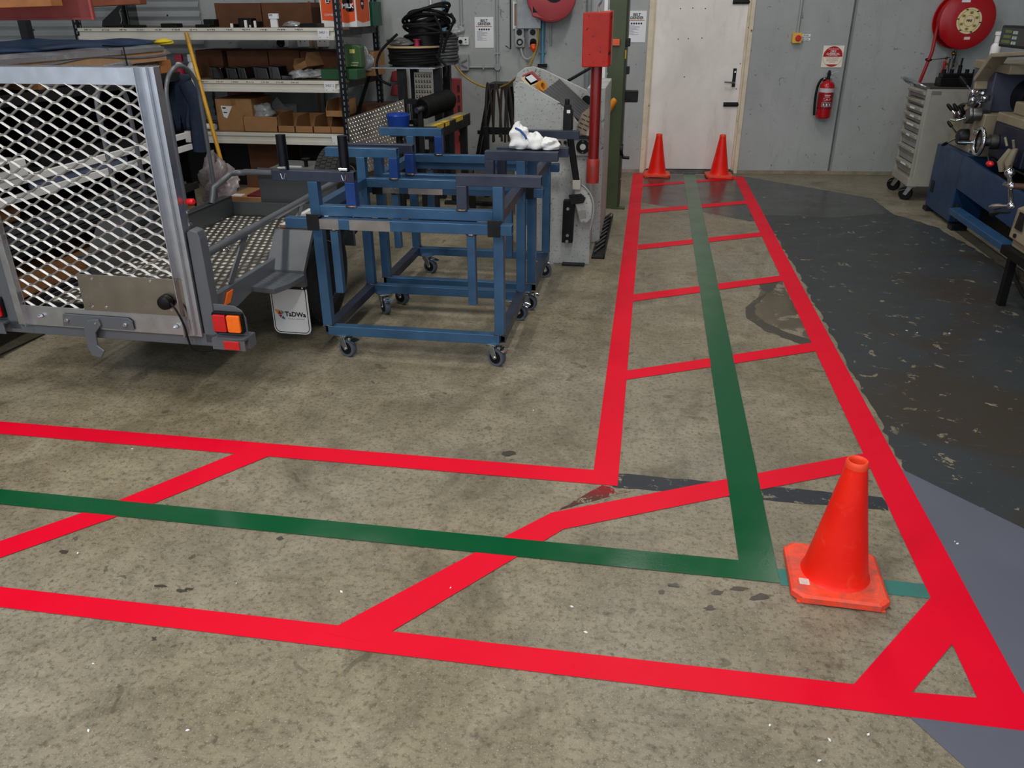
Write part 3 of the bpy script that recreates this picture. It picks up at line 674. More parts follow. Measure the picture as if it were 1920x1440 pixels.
# road wheels
M_TYR = mat('tyre_rubber', (24, 24, 25), .7, var=.2, scale=24)
M_RIM = mat('silver_wheel', (196, 200, 206), .25, 1, var=.1)
def wheel(o, axis, name, parent, R=.30, wd=.185):
    """tyre with tread blocks, rim and nuts; o = centre, axis points outward"""
    mb = MB(TT); h = wd/2
    mb.rev([(R*.60, h*.75), (R*.66, h*.97), (R*.80, h), (R*.93, h*.90), (R*.985, h*.72), (R*.985, -h*.72), (R*.93, -h*.90), (R*.80, -h), (R*.66, -h*.97), (R*.60, -h*.75)], o, axis, 48)
    ty = part(name, mb, M_TYR, parent, label='black rubber tyre')
    ax = V(axis).normalized(); x = ax.cross(V((0, 0, 1))).normalized(); y = V((0, 0, 1)); tb = MB(TT); n = 60
    for k in range(n):
        a = 2*math.pi*k/n
        for j, off in enumerate((-.62, -.21, .21, .62)):
            aa = a+(j % 2)*math.pi/n; cc = V(o)+ax*(off*h); rd = x*math.cos(aa)+y*math.sin(aa); tg = -x*math.sin(aa)+y*math.cos(aa)
            hw = h*.165; ht = R*math.pi/n*.82; r0 = R*.975; r1 = R
            vs = [cc+rd*rr+tg*(i*ht)+ax*(q*hw) for rr in (r0, r1) for i, q in ((-1, -1), (1, -1), (1, 1), (-1, 1))]
            tb.add(vs, [(0, 1, 5, 4), (1, 2, 6, 5), (2, 3, 7, 6), (3, 0, 4, 7), (4, 5, 6, 7)])
    part('tread_blocks', tb, M_TYR, ty, kind='stuff')
    rm = MB(TT).rev([(0, h*.35), (R*.16, h*.35), (R*.18, h*.15), (R*.42, h*.05), (R*.5, h*.55), (R*.60, h*.78), (R*.62, h*.72), (R*.55, h*.3), (R*.55, -h*.7), (0, -h*.7)], o, axis, 32)
    rim = part('rim', rm, M_RIM, parent, label='silver steel rim')
    sp = MB(TT)
    for k in range(8):
        a = 2*math.pi*k/8; rd = x*math.cos(a)+y*math.sin(a); sp.beam(V(o)+ax*(h*.40)+rd*R*.15, V(o)+ax*(h*.55)+rd*R*.55, R*.11, .014, ax)
    part('spokes', sp, M_RIM, rim)
    nt = MB(TT)
    for k in range(5):
        a = 2*math.pi*k/5+.3; rd = x*math.cos(a)+y*math.sin(a); nt.cyl(V(o)+ax*(h*.3)+rd*R*.14, V(o)+ax*(h*.55)+rd*R*.14, .010, n=6)
    part('wheel_nuts', nt, M_CHR, rim)
wheel((.055, 1.14, .30), (1, 0, 0), 'tyre', trl); wheel((G0-.055, 1.14, .30), (-1, 0, 0), 'tyre', trl)
wheel((-.19, 2.20, .53), (1, 0, 0), 'spare_tyre', trl); tp('spare_bracket', lambda m: (m.box(-.32, -.28, 2.16, 2.24, .38, .56), m.beam((-.40, 2.20, .42), (-.28, 2.20, .42), .05, .05)), M_DST)
for s_ in (0, 1):
    f = (lambda u: u) if s_ == 0 else (lambda u: G0-u)
    pr_ = [(.745, .335), (.745, .425), (.905, .60), (1.36, .60), (1.50, .475), (1.50, .36)]
    def guard(m):
        for (a, b), (c, d) in zip(pr_[:-1], pr_[1:]):
            m.add([(f(-.045), a, b), (f(.17), a, b), (f(.17), c, d), (f(-.045), c, d)]+[(f(-.045), a+.006, b-.004), (f(.17), a+.006, b-.004), (f(.17), c+.004, d-.006), (f(-.045), c+.004, d-.006)], [(0, 1, 2, 3), (7, 6, 5, 4), (0, 4, 5, 1), (1, 5, 6, 2), (2, 6, 7, 3), (3, 7, 4, 0)])
        m.prism([(f(.166), a, b) for a, b in pr_]+[(f(.166), 1.475, .36), (f(.166), 1.475, .463), (f(.166), 1.35, .572), (f(.166), .915, .572), (f(.166), .772, .418), (f(.166), .772, .335)], (.004 if s_ == 0 else -.004, 0, 0))
        m.prism([(f(-.045), a, b) for a, b in pr_], (.003, 0, 0))
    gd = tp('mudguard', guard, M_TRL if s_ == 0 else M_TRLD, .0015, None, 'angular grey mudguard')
    tp('mud_flap', lambda m: m.prism([(f(u+.060), .755, w_+.20) for u, w_ in rrect(.215, .285, .035)], (0, .006, 0)), M_WHT, .001, gd, 'white mud flap')
FX = .085
tp('flap_border', lambda m: m.tube([(u+.060, .7545, w_+.20) for u, w_ in rrect(.196, .266, .028, 6)], .0022, 6, True), M_INK, 0, trl)
tp('flap_strip', lambda m: m.box(-.045, .165, .748, .756, .318, .345), M_BLK, .002)
for u in (.0, .08, .15): tp('bolt', lambda m: m.cyl((u, .748, .33), (u, .742, .33), .005, n=8), M_CHR)
XD = (TT.to_3x3() @ V((1, 0, 0))); ZD = V((0, 0, 1))
text('flap_text', 'TaDWa', .0365, TT @ V((.0865, .7545, .172)), XD, ZD, M_INK, trl, sx=1.02, bold=.0012)
text('flap_text', 'Technology for ageing & disability', .0092, TT @ V((.089, .7545, .147)), XD, ZD, mat('grey_ink', (150, 150, 150), .7), trl, sx=.78)
for col, tri in (((232, 152, 48), [(0, .066), (.038, .062), (.024, .036)]), ((176, 20, 24), [(.038, .062), (.024, .036), (.056, .034)]), ((70, 140, 56), [(.046, .064), (.072, .048), (.056, .036)]), ((170, 20, 90), [(.026, .033), (.056, .032), (.044, .012)]), ((30, 110, 150), [(.060, .028), (.078, .004), (.048, .010)])):
    tp('flap_logo_piece', lambda m: m.prism([(-.034+u*.78, .7548, .138+w_*.9) for u, w_ in tri], (0, -.0006, 0)), mat('logo_%d' % col[0], col, .5, var=.02), 0)
# step in front of the right guard
stp = tp('step', lambda m: m.prism([(-.04, .50, .385), (.13, .47, .385), (.17, .58, .385), (.185, .72, .385), (.165, .745, .385), (-.04, .745, .385)], (0, 0, .028)), M_TRL, .003, None, 'grey chequered side step')
def stb(m):
    for i in range(9):
        for j in range(6):
            u = -.02+i*.024; v = .54+j*.033+(i % 2)*.012
            if u < .14: m.prism([(u-.009, v, .413), (u, v-.004, .413), (u+.009, v, .413), (u, v+.004, .413)], (0, 0, .0015))
tp('step_bumps', stb, M_TRL, 0, stp, None, 'stuff')
# white board lying on the guard
bd = thing('white_board', 'white board with brown edge lying on trailer mudguard', 'board', TT @ V((.07, 1.1, .6035)))
bm1 = MB(TT); bm1.box(-.03, .16, .93, 1.32, .6035, .618); part('board_core', bm1, mat('brown_edge_board', (132, 96, 74), .7), bd)
bm2 = MB(TT); bm2.box(-.03, .16, .932, 1.32, .6185, .6205); part('board_face', bm2, M_WHT, bd)
# ================================================================ things on the wall right of the door
WX = (WT.to_3x3() @ V((1, 0, 0))); WN = (WT.to_3x3() @ V((0, -1, 0)))
M_XRED = mat('extinguisher_red', (176, 8, 22), .28, coat=.3, var=.06)
def wthing(name, label, cat, u, z, group=None): return thing(name, label, cat, WT @ V((u, 0, z)), group)
def wbox(u0, u1, z0, z1, d0, d1): return MB(WT).box(u0, u1, -d1, -d0, z0, z1)
def disc(u, z, r, d0, d1, n=24): return MB(WT).cyl((u, -d0, z), (u, -d1, z), r, n=n)
# belt grinder notices
def notice(u, z, label):
    t = wthing('safety_notice', label, 'notice', u, z-.15)
    part('sheet', wbox(u-.1, u+.1, z-.15, z+.15, .002, .005), M_PAP, t)
    o = lambda du, dz: WT @ V((u+du, -.0056, z+dz))
    text('heading', 'BELT', .040, o(0, .112), WX, ZD, M_INK, t, sx=.9, bold=.0012); text('heading', 'GRINDER', .036, o(0, .082), WX, ZD, M_INK, t, sx=.9, bold=.0012)
    part('orange_rule', wbox(u-.088, u+.082, z+.056, z+.062, .005, .0056), mat('orange_print', (196, 128, 66), .7), t)
    for k in range(5): part('symbol', disc(u-.05+k*.025, z+.03, .0095, .005, .0057, 14), mat('navy_print', (16, 40, 74), .7), t)
    for k, (a, b) in enumerate(((0, .06), (0, .11), (0, .115), (0, .08), (0, .105), (0, .05), (.0, .06), (0, .10), (0, .055), (0, .105))):
        part('text_line', wbox(u-.078+a, u-.078+b, z+.008-k*.0095, z+.012-k*.0095, .005, .0055), mat('grey_print', (150, 154, 162), .7), t)
    return t
q = WP(908, 61); notice(q.x, q.z, 'belt grinder notice between the white outlet and the conduit')
q = WP(1193, 50); notice(q.x, q.z, 'belt grinder notice between the green column and the door')
# emergency stop with conduit
q = WP(1494, 71, .03); t = wthing('stop_button', 'yellow box with red stop button below a thin conduit', 'switch', q.x, q.z-.05)
part('box', MB(WT).prism([(q.x+a, -.002, q.z+b) for a, b in rrect(.095, .10, .012)], (0, -.05, 0)), mat('yellow_box', (222, 178, 70), .45, var=.08), t, .003)
part('button', MB(WT).rev([(0, .07), (.026, .068), (.030, .06), (.028, .052), (.016, .05)], (q.x+.008, 0, q.z-.002), (0, -1, 0), 20), mat('red_button', (196, 30, 20), .4), t)
part('conduit', MB(WT).tube([(q.x+.004, -.02, q.z+.05), (q.x+.004, -.02, 3.5)], .011, 10), M_GREYPVC, t)
q2 = WP(1511, 70); t = wthing('stop_label', 'small white label beside the stop button', 'label', q2.x, q2.z-.03)
part('plate', wbox(q2.x-.045, q2.x+.045, q2.z-.03, q2.z+.03, .001, .004), M_PAP, t)
for k, s_ in enumerate(('POWER', 'SHUT DOWN', 'BUTTON')): text('label_text', s_, .017, WT @ V((q2.x, -.0046, q2.z+.018-k*.018)), WX, ZD, M_INK, t, sx=.85, bold=.0003)
# extinguisher sign
q = WP(1561, 106); t = wthing('extinguisher_sign', 'square sign with a red disc above the extinguisher', 'sign', q.x, q.z-.105)
part('board', wbox(q.x-.105, q.x+.105, q.z-.105, q.z+.105, .001, .006), mat('cream_sign', (238, 232, 214), .5, var=.03), t)
def cap(zlo, zhi, r=.098):
    pts = []
    n = 40
    a0 = math.asin(max(-1, min(1, zlo/r))); a1 = math.asin(max(-1, min(1, zhi/r)))
    pts = [(r*math.cos(a0+(a1-a0)*k/n), r*math.sin(a0+(a1-a0)*k/n)) for k in range(n+1)]
    pts += [(-x, z) for x, z in pts[::-1]]
    return MB(WT).prism([(q.x+x, -.006, q.z+z) for x, z in pts], (0, -.0006, 0))
M_SRED = mat('sign_red', (182, 14, 22), .5, var=.03)
part('red_cap', cap(-.002, .0979), M_SRED, t); part('red_cap', cap(-.0979, -.075), M_SRED, t)
part('ring', MB(WT).tube([(q.x+.0975*math.cos(a*.1309), -.0065, q.z+.0975*math.sin(a*.1309)) for a in range(48)], .0012, 4, True), M_SRED, t)
o = lambda du, dz: WT @ V((q.x+du, -.0068, q.z+dz))
for s_, z_, sz, m_ in (('FIRE EXTINGUISHER', .072, .012, M_PAP), ('DRY', .048, .030, M_PAP), ('CHEMICAL', .025, .028, M_PAP), ('A:B:(E) POWDER', .009, .013, M_PAP), ('FOR WOOD, PAPER, FLAMMABLE', -.014, .0095, M_SRED), ('LIQUIDS AND ELECTRICAL', -.027, .0095, M_SRED), ('FIRES. NOT TO BE USED ON', -.040, .0095, M_SRED), ('COOKING OIL', -.053, .0095, M_SRED)):
    text('sign_text', s_, sz, o(0, z_), WX, ZD, m_, t, bold=.0004 if sz > .02 else 0)
# fire extinguisher
q = WP(1547, 190, .09); u = q.x; zb = .60; t = wthing('fire_extinguisher', 'red fire extinguisher with black hose on the wall', 'extinguisher', u, zb)
part('cylinder', MB(WT).rev([(.0, 0), (.062, 0), (.072, .008), (.075, .02), (.075, .315), (.070, .338), (.054, .357), (.030, .368), (.022, .372), (.022, .385)], (u, -.085, zb), (0, 0, 1), 36), M_XRED, t)
part('white_band', MB(WT).rev([(.0757, .262), (.0757, .302)], (u, -.085, zb), (0, 0, 1), 36), mat('silver_band', (196, 192, 192), .4), t)
part('label', MB(WT).rev([(.0756, .115), (.0756, .255)], (u, -.085, zb), (0, 0, 1), 36), mat('label_red', (150, 12, 24), .4), t)
def curved(mb, a0, a1, z0, z1, r=.0762, n=5):
    vs = []; 
    for k in range(n+1):
        a = math.radians(a0+(a1-a0)*k/n); vs += [(u+r*math.sin(a), -.085-r*math.cos(a), zb+z0), (u+r*math.sin(a), -.085-r*math.cos(a), zb+z1)]
    mb.add(vs, [(2*k, 2*k+2, 2*k+3, 2*k+1) for k in range(n)])
    return mb
for a0, a1, z0, z1 in ((-22, 22, .228, .240), (-18, 18, .214, .222), (-30, -20, .196, .204), (-10, 6, .190, .200), (14, 30, .194, .202), (-26, 26, .180, .184)):
    part('label_print', curved(MB(WT), a0, a1, z0, z1), mat('pink_print', (226, 170, 170), .6), t)
part('pictogram_strip', curved(MB(WT), -38, 38, .120, .166, .0763), mat('pale_print', (200, 170, 168), .6), t)
for a in (-24, 0, 24):
    part('pictogram', curved(MB(WT), a-10, a+10, .124, .162, .0766), M_INK, t); part('pictogram_figure', curved(MB(WT), a-4, a+4, .130, .154, .0769), M_PAP, t)
part('strap', MB(WT).rev([(.0765, .098), (.0765, .108)], (u, -.085, zb), (0, 0, 1), 36), mat('dark_red_strap', (90, 8, 16), .5), t)
part('valve', MB(WT).cyl((u, -.085, zb+.38), (u, -.085, zb+.43), .017).cyl((u-.045, -.085, zb+.395), (u, -.085, zb+.395), .009).prism([(u-.02, -.10, zb+.43), (u+.02, -.10, zb+.43), (u+.006, -.10, zb+.475), (u-.006, -.10, zb+.475)], (0, .03, 0)), M_DST, t, .002)
part('squeeze_lever', MB(WT).beam((u-.02, -.085, zb+.43), (u+.085, -.10, zb+.465), .018, .005).beam((u-.01, -.085, zb+.41), (u+.06, -.10, zb+.408), .018, .005).beam((u+.06, -.10, zb+.408), (u+.09, -.10, zb+.395), .018, .005), M_ZNC, t, .001)
part('hose', MB(WT).tube(bez([(u-.04, -.085, zb+.395), (u-.075, -.088, zb+.375), (u-.10, -.09, zb+.31), (u-.105, -.09, zb+.2), (u-.10, -.09, zb+.10), (u-.092, -.09, zb+.03)], 8), .0125, 10), M_RUB, t)
part('hose_ferrule', MB(WT).cyl((u-.062, -.085, zb+.385), (u-.036, -.085, zb+.396), .0135), M_CHR, t)
part('wall_bracket', MB(WT).box(u-.03, u+.03, -.012, 0, zb+.2, zb+.4), M_DST, t)
# fire hose reel
q = WP(1815, 38, .24); u, z = q.x, q.z; M_REEL = mat('reel_red', (172, 6, 18), .33, coat=.2, var=.06)
t = wthing('fire_hose_reel', 'round red fire hose reel with a cream instruction disc', 'hose reel', u, z-.34)
RR = .262
part('front_disc', MB(WT).rev([(0, .255), (RR*.5, .252), (RR*.9, .245), (RR, .235), (RR+.006, .225), (RR, .215), (RR*.9, .225), (0, .232)], (u, 0, z), (0, -1, 0), 56), M_REEL, t)
part('rear_disc', MB(WT).rev([(0, .05), (RR*.9, .055), (RR, .065), (RR+.006, .058), (RR, .045), (0, .035)], (u, 0, z), (0, -1, 0), 56), M_REEL, t)
hz = MB(WT)
for k in range(7): hz.tube([(u+(RR*.86)*math.cos(a*.2618), -.075-k*.022, z+(RR*.86)*math.sin(a*.2618)) for a in range(24)], .0125, 8, True)
part('coiled_hose', hz, mat('red_hose', (150, 16, 26), .5), t)
part('drum', MB(WT).cyl((u, 0, z), (u, -.24, z), .12, n=28), M_REEL, t)
ins = part('instruction_disc', disc(u+.005, z-.005, .118, .254, .258, 40), mat('cream_print', (232, 214, 164), .5, var=.04), t, label='cream instruction disc')
M_BRN = mat('olive_print', (130, 112, 52), .6)
for r_, n_ in ((.098, 60), (.050, 40)): part('print_ring', MB(WT).tube([(u+.005+r_*math.cos(6.2832*a/n_), -.2582, z-.005+r_*math.sin(6.2832*a/n_)) for a in range(n_)], .0016, 4, True), M_BRN, ins)
for k in range(6):
    a = k*math.pi/3+.4; cu, cz = u+.005+.074*math.cos(a), z-.005+.074*math.sin(a)
    part('pictogram', MB(WT).prism([(cu+x, -.258, cz+y) for x, y in rrect(.038, .026, .008)], (0, -.0005, 0)), mat('olive_wash', (186, 166, 96), .6), ins)
    part('pictogram_figure', MB(WT).prism([(cu-.008, -.2585, cz-.010), (cu+.006, -.2585, cz-.012), (cu+.012, -.2585, cz+.006), (cu, -.2585, cz+.011), (cu-.012, -.2585, cz+.002)], (0, -.0004, 0)), M_BRN, ins)
    cu, cz = u+.005+.108*math.cos(a+.5), z-.005+.108*math.sin(a+.5)
    part('arrow', MB(WT).prism([(cu-.012, -.258, cz-.004), (cu+.010, -.258, cz-.006), (cu+.012, -.258, cz+.005), (cu-.010, -.258, cz+.006)], (0, -.0006, 0)), M_INK, ins)
text('disc_text', 'FIRE', .030, WT @ V((u+.005, -.2586, z-.004)), WX, ZD, M_INK, ins, bold=.0012)
part('sticker', MB(WT).box(u-.10, u-.02, -.2545, -.250, z+.160, z+.205), M_PAP, t); part('sticker', MB(WT).box(u-.005, u+.05, -.2535, -.250, z-.175, z-.150), mat('pale_pink_label', (226, 206, 202), .5), t)
part('wall_bracket', MB(WT).box(u-.05, u+.05, -.05, 0, z-.15, z+.15), M_DST, t)
pts = [WT @ V((u-RR*.86, -.12, z)), WT @ V((u-RR*.88, -.12, z-.1)), YP(1748, 95, 9.3), YP(1741, 113, 9.28), YP(1728, 145, 9.2), YP(1718, 172, 9.0), YP(1716, 200, 8.95)]
part('hanging_hose', MB().tube(bez(pts, 8), .0165, 10), mat('red_hose', (150, 16, 26), .5), t, label='red hose hanging down')
g = YP(1741, 112, 9.28); part('hose_guide', MB().tube(arc(g, .028, 0, 6.283, 14, (1, 0, 0), (0, .9, .3))[:-1], .006, 6, True).tube([g+V((.028, 0, 0)), YP(1781, 108, 9.38)], .0035, 6), M_BLK, t)
vx = YP(1783, 120, 9.40)
part('stop_valve', MB().cyl(vx+V((0, 0, -.35)), vx+V((0, 0, -.03)), .016).cyl(vx+V((0, 0, -.04)), vx+V((.0, 0, .05)), .024).cyl(vx+V((.01, 0, .05)), vx+V((.03, 0, .20)), .014).box(vx.x+.03, vx.x+.05, vx.y-.02, vx.y+.02, vx.z-.03, vx.z+.09), M_STL, t)
part('supply_pipe', MB().cyl(vx+V((-.055, .02, -.5)), vx+V((-.055, .02, -.06)), .022).cyl(vx+V((-.055, .02, -.08)), vx+V((-.055, .02, .03)), .013), M_XRED, t)
part('valve_tap', MB().cyl(vx+V((-.05, 0, .0)), vx+V((.06, 0, .0)), .011).ball(vx+V((-.055, 0, .055)), .016).ball(vx+V((.0, -.01, .10)), .022), mat('brass', (150, 120, 60), .35, 1), t)

# ================================================================ tool cabinet
M_CAB = mat('pale_grey_cabinet', (158, 156, 146), .45, var=.10, scale=5)
M_CABD = mat('grey_drawer', (136, 137, 132), .45, var=.08)
cx0, cx1, cy0, cy1 = 2.43, 2.98, 8.10, 8.66
t = thing('tool_cabinet', 'grey drawer tool cabinet on castors behind the lathe', 'cabinet', ((cx0+cx1)/2, (cy0+cy1)/2, 0))
part('body', MB().box(cx0+.035, cx1, cy0, cy1, .14, 1.0).box(cx0, cx0+.035, cy0, cy0+.03, .14, 1.0).box(cx0, cx0+.035, cy1-.03, cy1, .14, 1.0).box(cx0-.01, cx0+.035, cy0, cy1, .14, .215), M_CAB, t, .004)
part('side_trim', MB().box(cx0+.03, cx0+.12, cy0-.003, cy0, .955, .985), mat('grey_badge', (110, 112, 110), .5), t)
zs = [.235, .34, .475, .60, .695, .77, .84, .905]
for k, (a, b) in enumerate(zip(zs, zs[1:]+[.985])):
    d = part('drawer', MB().box(cx0+.012, cx0+.04, cy0+.035, cy1-.035, a+.004, b-.004), M_CABD, t, .002)
    part('drawer_pull', MB().prism([(cx0-.022, cy0+.035, b-.012), (cx0-.018, cy0+.035, b-.036), (cx0+.015, cy0+.035, b-.045), (cx0+.015, cy0+.035, b-.006)], (0, cy1-cy0-.07, 0)), M_CAB, d, .002)
    if 1 < k < 6 or k == 0: part('label_strip', MB().box(cx0-.0235, cx0-.0215, cy0+.14+.03*(k % 3), cy0+.30+.05*(k % 2), b-.032, b-.016), M_PAP, d)
part('push_handle', MB().tube(bez([(cx0+.02, cy0+.03, 1.0), (cx0-.05, cy0+.05, 1.03), (cx0-.10, cy0+.2, 1.06), (cx0-.11, cy0+.4, 1.065), (cx0-.05, cy1-.03, 1.03), (cx0+.02, cy1-.02, 1.0)], 6), .013, 8), M_ZNC, t)
part('top_mat', MB().box(cx0+.02, cx1-.01, cy0+.02, cy1-.02, 1.0, 1.012), mat('dark_mat', (52, 50, 46), .7), t)
for x, y, rz in ((cx0+.05, cy0+.06, 2.6), (cx0+.05, cy1-.06, 2.5), (cx1-.07, cy0+.06, 2.8), (cx1-.07, cy1-.06, 2.4)):
    c = part('caster_fork', MB(Matrix.Translation((x, y, 0)) @ Matrix.Rotation(rz, 4, 'Z')).box(-.045, .045, -.04, .04, .132, .14).prism([(-.02, -.03, .13), (.03, -.03, .13), (.06, -.03, .055), (.03, -.03, .045)], (0, .004, 0)).prism([(-.02, .026, .13), (.03, .026, .13), (.06, .026, .055), (.03, .026, .045)], (0, .004, 0)).prism([(.05, -.03, .10), (.05, .03, .10), (.105, .03, .075), (.105, -.03, .075)], (0, 0, .004)), M_ZNC, t, .001)
    part('wheel', MB(Matrix.Translation((x, y, 0)) @ Matrix.Rotation(rz, 4, 'Z')).rev([(.0, -.02), (.055, -.02), (.062, -.014), (.062, .014), (.055, .02), (0, .02)], (.042, 0, .062), (0, 1, 0), 26), M_BLK, c)
t = thing('collet_block', 'black collet rack with upright pegs on tool cabinet', 'tool rack', (2.72, 8.30, 1.012))
part('block', MB().box(2.56, 2.92, 8.22, 8.38, 1.012, 1.085).box(2.58, 2.90, 8.26, 8.38, 1.085, 1.12), M_BLK, t, .004)
for k in range(5): part('peg', MB().cyl((2.60+k*.065, 8.31, 1.12), (2.60+k*.065, 8.31, 1.155+.035*(k == 2)), .017, n=10), M_BLK, t)
part('holder', MB().cyl((2.73, 8.31, 1.15), (2.735, 8.31, 1.25), .008), M_BLK, t)

# ================================================================ lathe
M_LBLU = mat('lathe_blue', (8, 50, 88), .38, var=.12, scale=4, coat=.1)
M_LBEI = mat('lathe_beige', (140, 131, 108), .45, var=.14, scale=7, spots=((92, 78, 52), 11, .66))
M_LGRY = mat('lathe_grey_blue', (62, 67, 84), .45, var=.1)
M_OILY = mat('oily_dark_metal', (22, 20, 18), .4, .3, var=.35, scale=12)
lx = 2.52
t = thing('metal_lathe', 'blue and beige metal lathe with handwheels along the wall', 'lathe', (2.95, 6.4, 0)); lathe = t
def lpl(pts, X=lx): return [XP(x, y, X) for x, y in pts]
Zt = .575
part('pedestal', MB().box(lx, 3.2, 7.16, 7.82, .035, Zt), M_LBLU, t, .006)
part('pedestal', MB().box(lx, 3.2, 4.2, 4.9, .035, .50), M_LBLU, t, .006)
part('front_panel', MB().prism([(lx, 7.16, .315), (lx, 7.16, Zt), (lx, 4.9, .475), (lx, 4.9, .24)], (.03, 0, 0)), M_LBLU, t, .003)
part('rear_panel', MB().box(2.75, 3.2, 4.9, 7.15, .02, .46), M_OILY, t)
part('foot', MB().box(lx-.02, lx+.10, 7.70, 7.80, 0, .035).box(lx-.02, lx+.1, 7.0, 7.1, 0, .035).box(3.05, 3.2, 7.7, 7.8, 0, .035).box(3.05, 3.2, 4.3, 4.4, 0, .035).box(lx-.02, lx+.1, 4.3, 4.4, 0, .035), M_DST, t)
part('access_slot', MB().box(lx-.003, lx+.002, 7.68, 7.76, .17, .27), M_BLK, t); part('access_slot', MB().box(lx-.003, lx+.002, 7.0, 7.08, .08, .22), M_BLK, t)
part('foot_brake_bar', MB().prism([(lx-.07, 7.0, .185), (lx+.01, 7.0, .195), (lx+.01, 7.0, .165), (lx-.07, 7.0, .14)], (0, -2.1, 0)), mat('brake_bar_blue', (40, 78, 114), .35, var=.12, scale=10), t, .003, label='blue foot brake bar')
part('chip_tray', MB().prism([(lx+.03, 6.9, .50), (3.2, 6.9, .50), (3.2, 6.9, .48), (lx+.03, 6.9, .48)], (0, -2.4, -.03)), M_OILY, t)
part('bed', MB().box(2.80, 2.86, 4.4, 7.1, .74, .86).box(3.06, 3.12, 4.4, 7.1, .74, .86).box(2.82, 3.10, 4.4, 7.0, .60, .76), M_OILY, t, .004)
# gearbox and headstock at the far end
gb = part('gearbox', MB().box(2.60, 3.2, 7.12, 7.80, Zt, .90), M_LBEI, t, .008, label='beige feed gearbox')
hs = part('headstock', MB().box(2.66, 3.2, 7.28, 7.75, .90, 1.20), M_LGRY, t, .01, label='grey blue headstock')
def knob(p, q, parent, L=.06, r=.011):
    p, q = V(p), V(q); k = part('lever', MB().cyl(p, q, .007, n=8), M_CHR, parent); d = (q-p).normalized()
    part('lever_grip', MB().tube([q, q+d*.012, q+d*L*.7, q+d*L], [r*.7, r, r, r*.6], 10), M_BLK, k)
for (y, z, dy, dz) in ((7.62, .84, .05, .06), (7.50, .84, .03, .075), (7.36, .83, .0, .08)):
    part('lever_boss', MB().cyl((2.60, y, z), (2.54, y, z), .03, n=16), M_STL, gb); knob((2.55, y, z), (2.525, y+dy*.5, z+dz*.5), gb, .075, .015)
part('selector_dial', MB().rev([(0, .075), (.05, .075), (.062, .06), (.066, .0)], (2.60, 7.40, .69), (-1, 0, 0), 24), M_DST, gb)
knob((2.535, 7.42, .70), (2.50, 7.50, .755), gb, .07, .014); knob((2.535, 7.42, .68), (2.50, 7.52, .625), gb, .07, .014)
for y, z in ((7.22, .76), (7.25, .67), (7.22, .61)): part('small_knob', MB().cyl((2.60, y, z), (2.575, y, z), .017, n=12), M_CHR, gb)
for (y, z, dy, dz) in ((7.62, 1.02, .08, .10), (7.58, .96, .07, -.07), (7.42, .95, .03, -.075), (7.34, 1.0, -.02, -.08)):
    part('lever_boss', MB().ball((2.645, y, z), .03), M_CHR, hs); knob((2.64, y, z), (2.60, y+dy*.5, z+dz*.5), hs, .10, .018)
part('star_handle', MB().ball((2.62, 7.45, 1.04), .032).cyl((2.62, 7.45, 1.04), (2.60, 7.28, 1.045), .010), M_CHR, hs)
part('plate', MB().box(2.654, 2.662, 7.22, 7.32, .92, 1.05), M_LGRY, hs); part('badge', MB().box(2.65, 2.656, 7.25, 7.29, .99, 1.03), M_INK, hs)
hc = part('headstock_cover', MB().box(2.66, 3.2, 7.02, 7.78, 1.20, 1.268), M_LBEI, t, .008)
# chuck guard: bent beige frame
ga, gb_, gc, gd0 = XP(1838, 168, 2.62), XP(1840, 150, 2.62), XP(1873, 104, 2.62), XP(1940, 100, 2.62)
gd_ = part('chuck_guard', MB().beam(ga, gb_, .10, .045).beam(gb_, gc, .12, .045, (0, 1, .8)).beam(gc, gd0, .12, .03).beam(gb_+V((.3, 0, 0)), gc+V((.3, 0, 0)), .12, .045, (0, 1, .8)).beam(gc+V((.3, 0, 0)), gd0+V((.3, 0, 0)), .12, .03).beam(gb_+V((.02, 0, -.01)), gb_+V((.3, 0, -.01)), .03, .05), M_LBEI, t, .006, label='beige bent chuck guard')
part('chuck', MB().cyl((2.96, 7.28, 1.02), (2.96, 7.05, 1.02), .15, n=32).cyl((2.96, 7.05, 1.02), (2.96, 6.97, 1.02), .10, n=24), M_OILY, t)
part('splash_back', MB().box(3.2, 3.23, 4.3, 7.6, .55, 1.42), M_OILY, t)
part('coolant_pipe', MB().tube(bez([(2.80, 6.9, 1.28), (2.78, 6.5, 1.27), (2.80, 6.1, 1.25)], 6), .010, 8), M_CHR, t)
DY = .43
CT_ = Matrix.Translation((0, DY, 0))
# carriage with apron and handwheel
sd = part('carriage', MB(CT_).box(2.66, 3.15, 5.95, 6.62, .86, .93).box(2.72, 3.05, 6.1, 6.5, .93, 1.02), M_LBEI, t, .01, label='beige lathe carriage')
part('apron', MB(CT_).box(2.66, 2.80, 6.0, 6.62, .60, .86), mat('apron_blue', (22, 28, 48), .45, var=.1), t, .008)
part('toolpost', MB(CT_).box(2.80, 2.95, 6.2, 6.36, 1.02, 1.13).cyl((2.875, 6.28, 1.13), (2.875, 6.28, 1.19), .03), M_OILY, t, .004)
part('toolpost_lever', MB(CT_).cyl((2.875, 6.28, 1.17), (2.80, 6.05, 1.20), .010).ball((2.875, 6.28, 1.19), .035), M_STL, t)
ring = arc((2.53, 6.50, .72), .098, 0, 6.2832, 28, (0, 1, 0), (0, 0, 1))[:-1]
hw = part('handwheel', MB(CT_).tube(ring, .014, 10, True), M_CHR, t, label='bright rimmed handwheel')
part('web', MB(CT_).rev([(0, .012), (.03, .012), (.092, .004), (.092, -.004), (0, -.01)], (2.545, 6.50, .72), (-1, 0, 0), 28), M_OILY, hw)
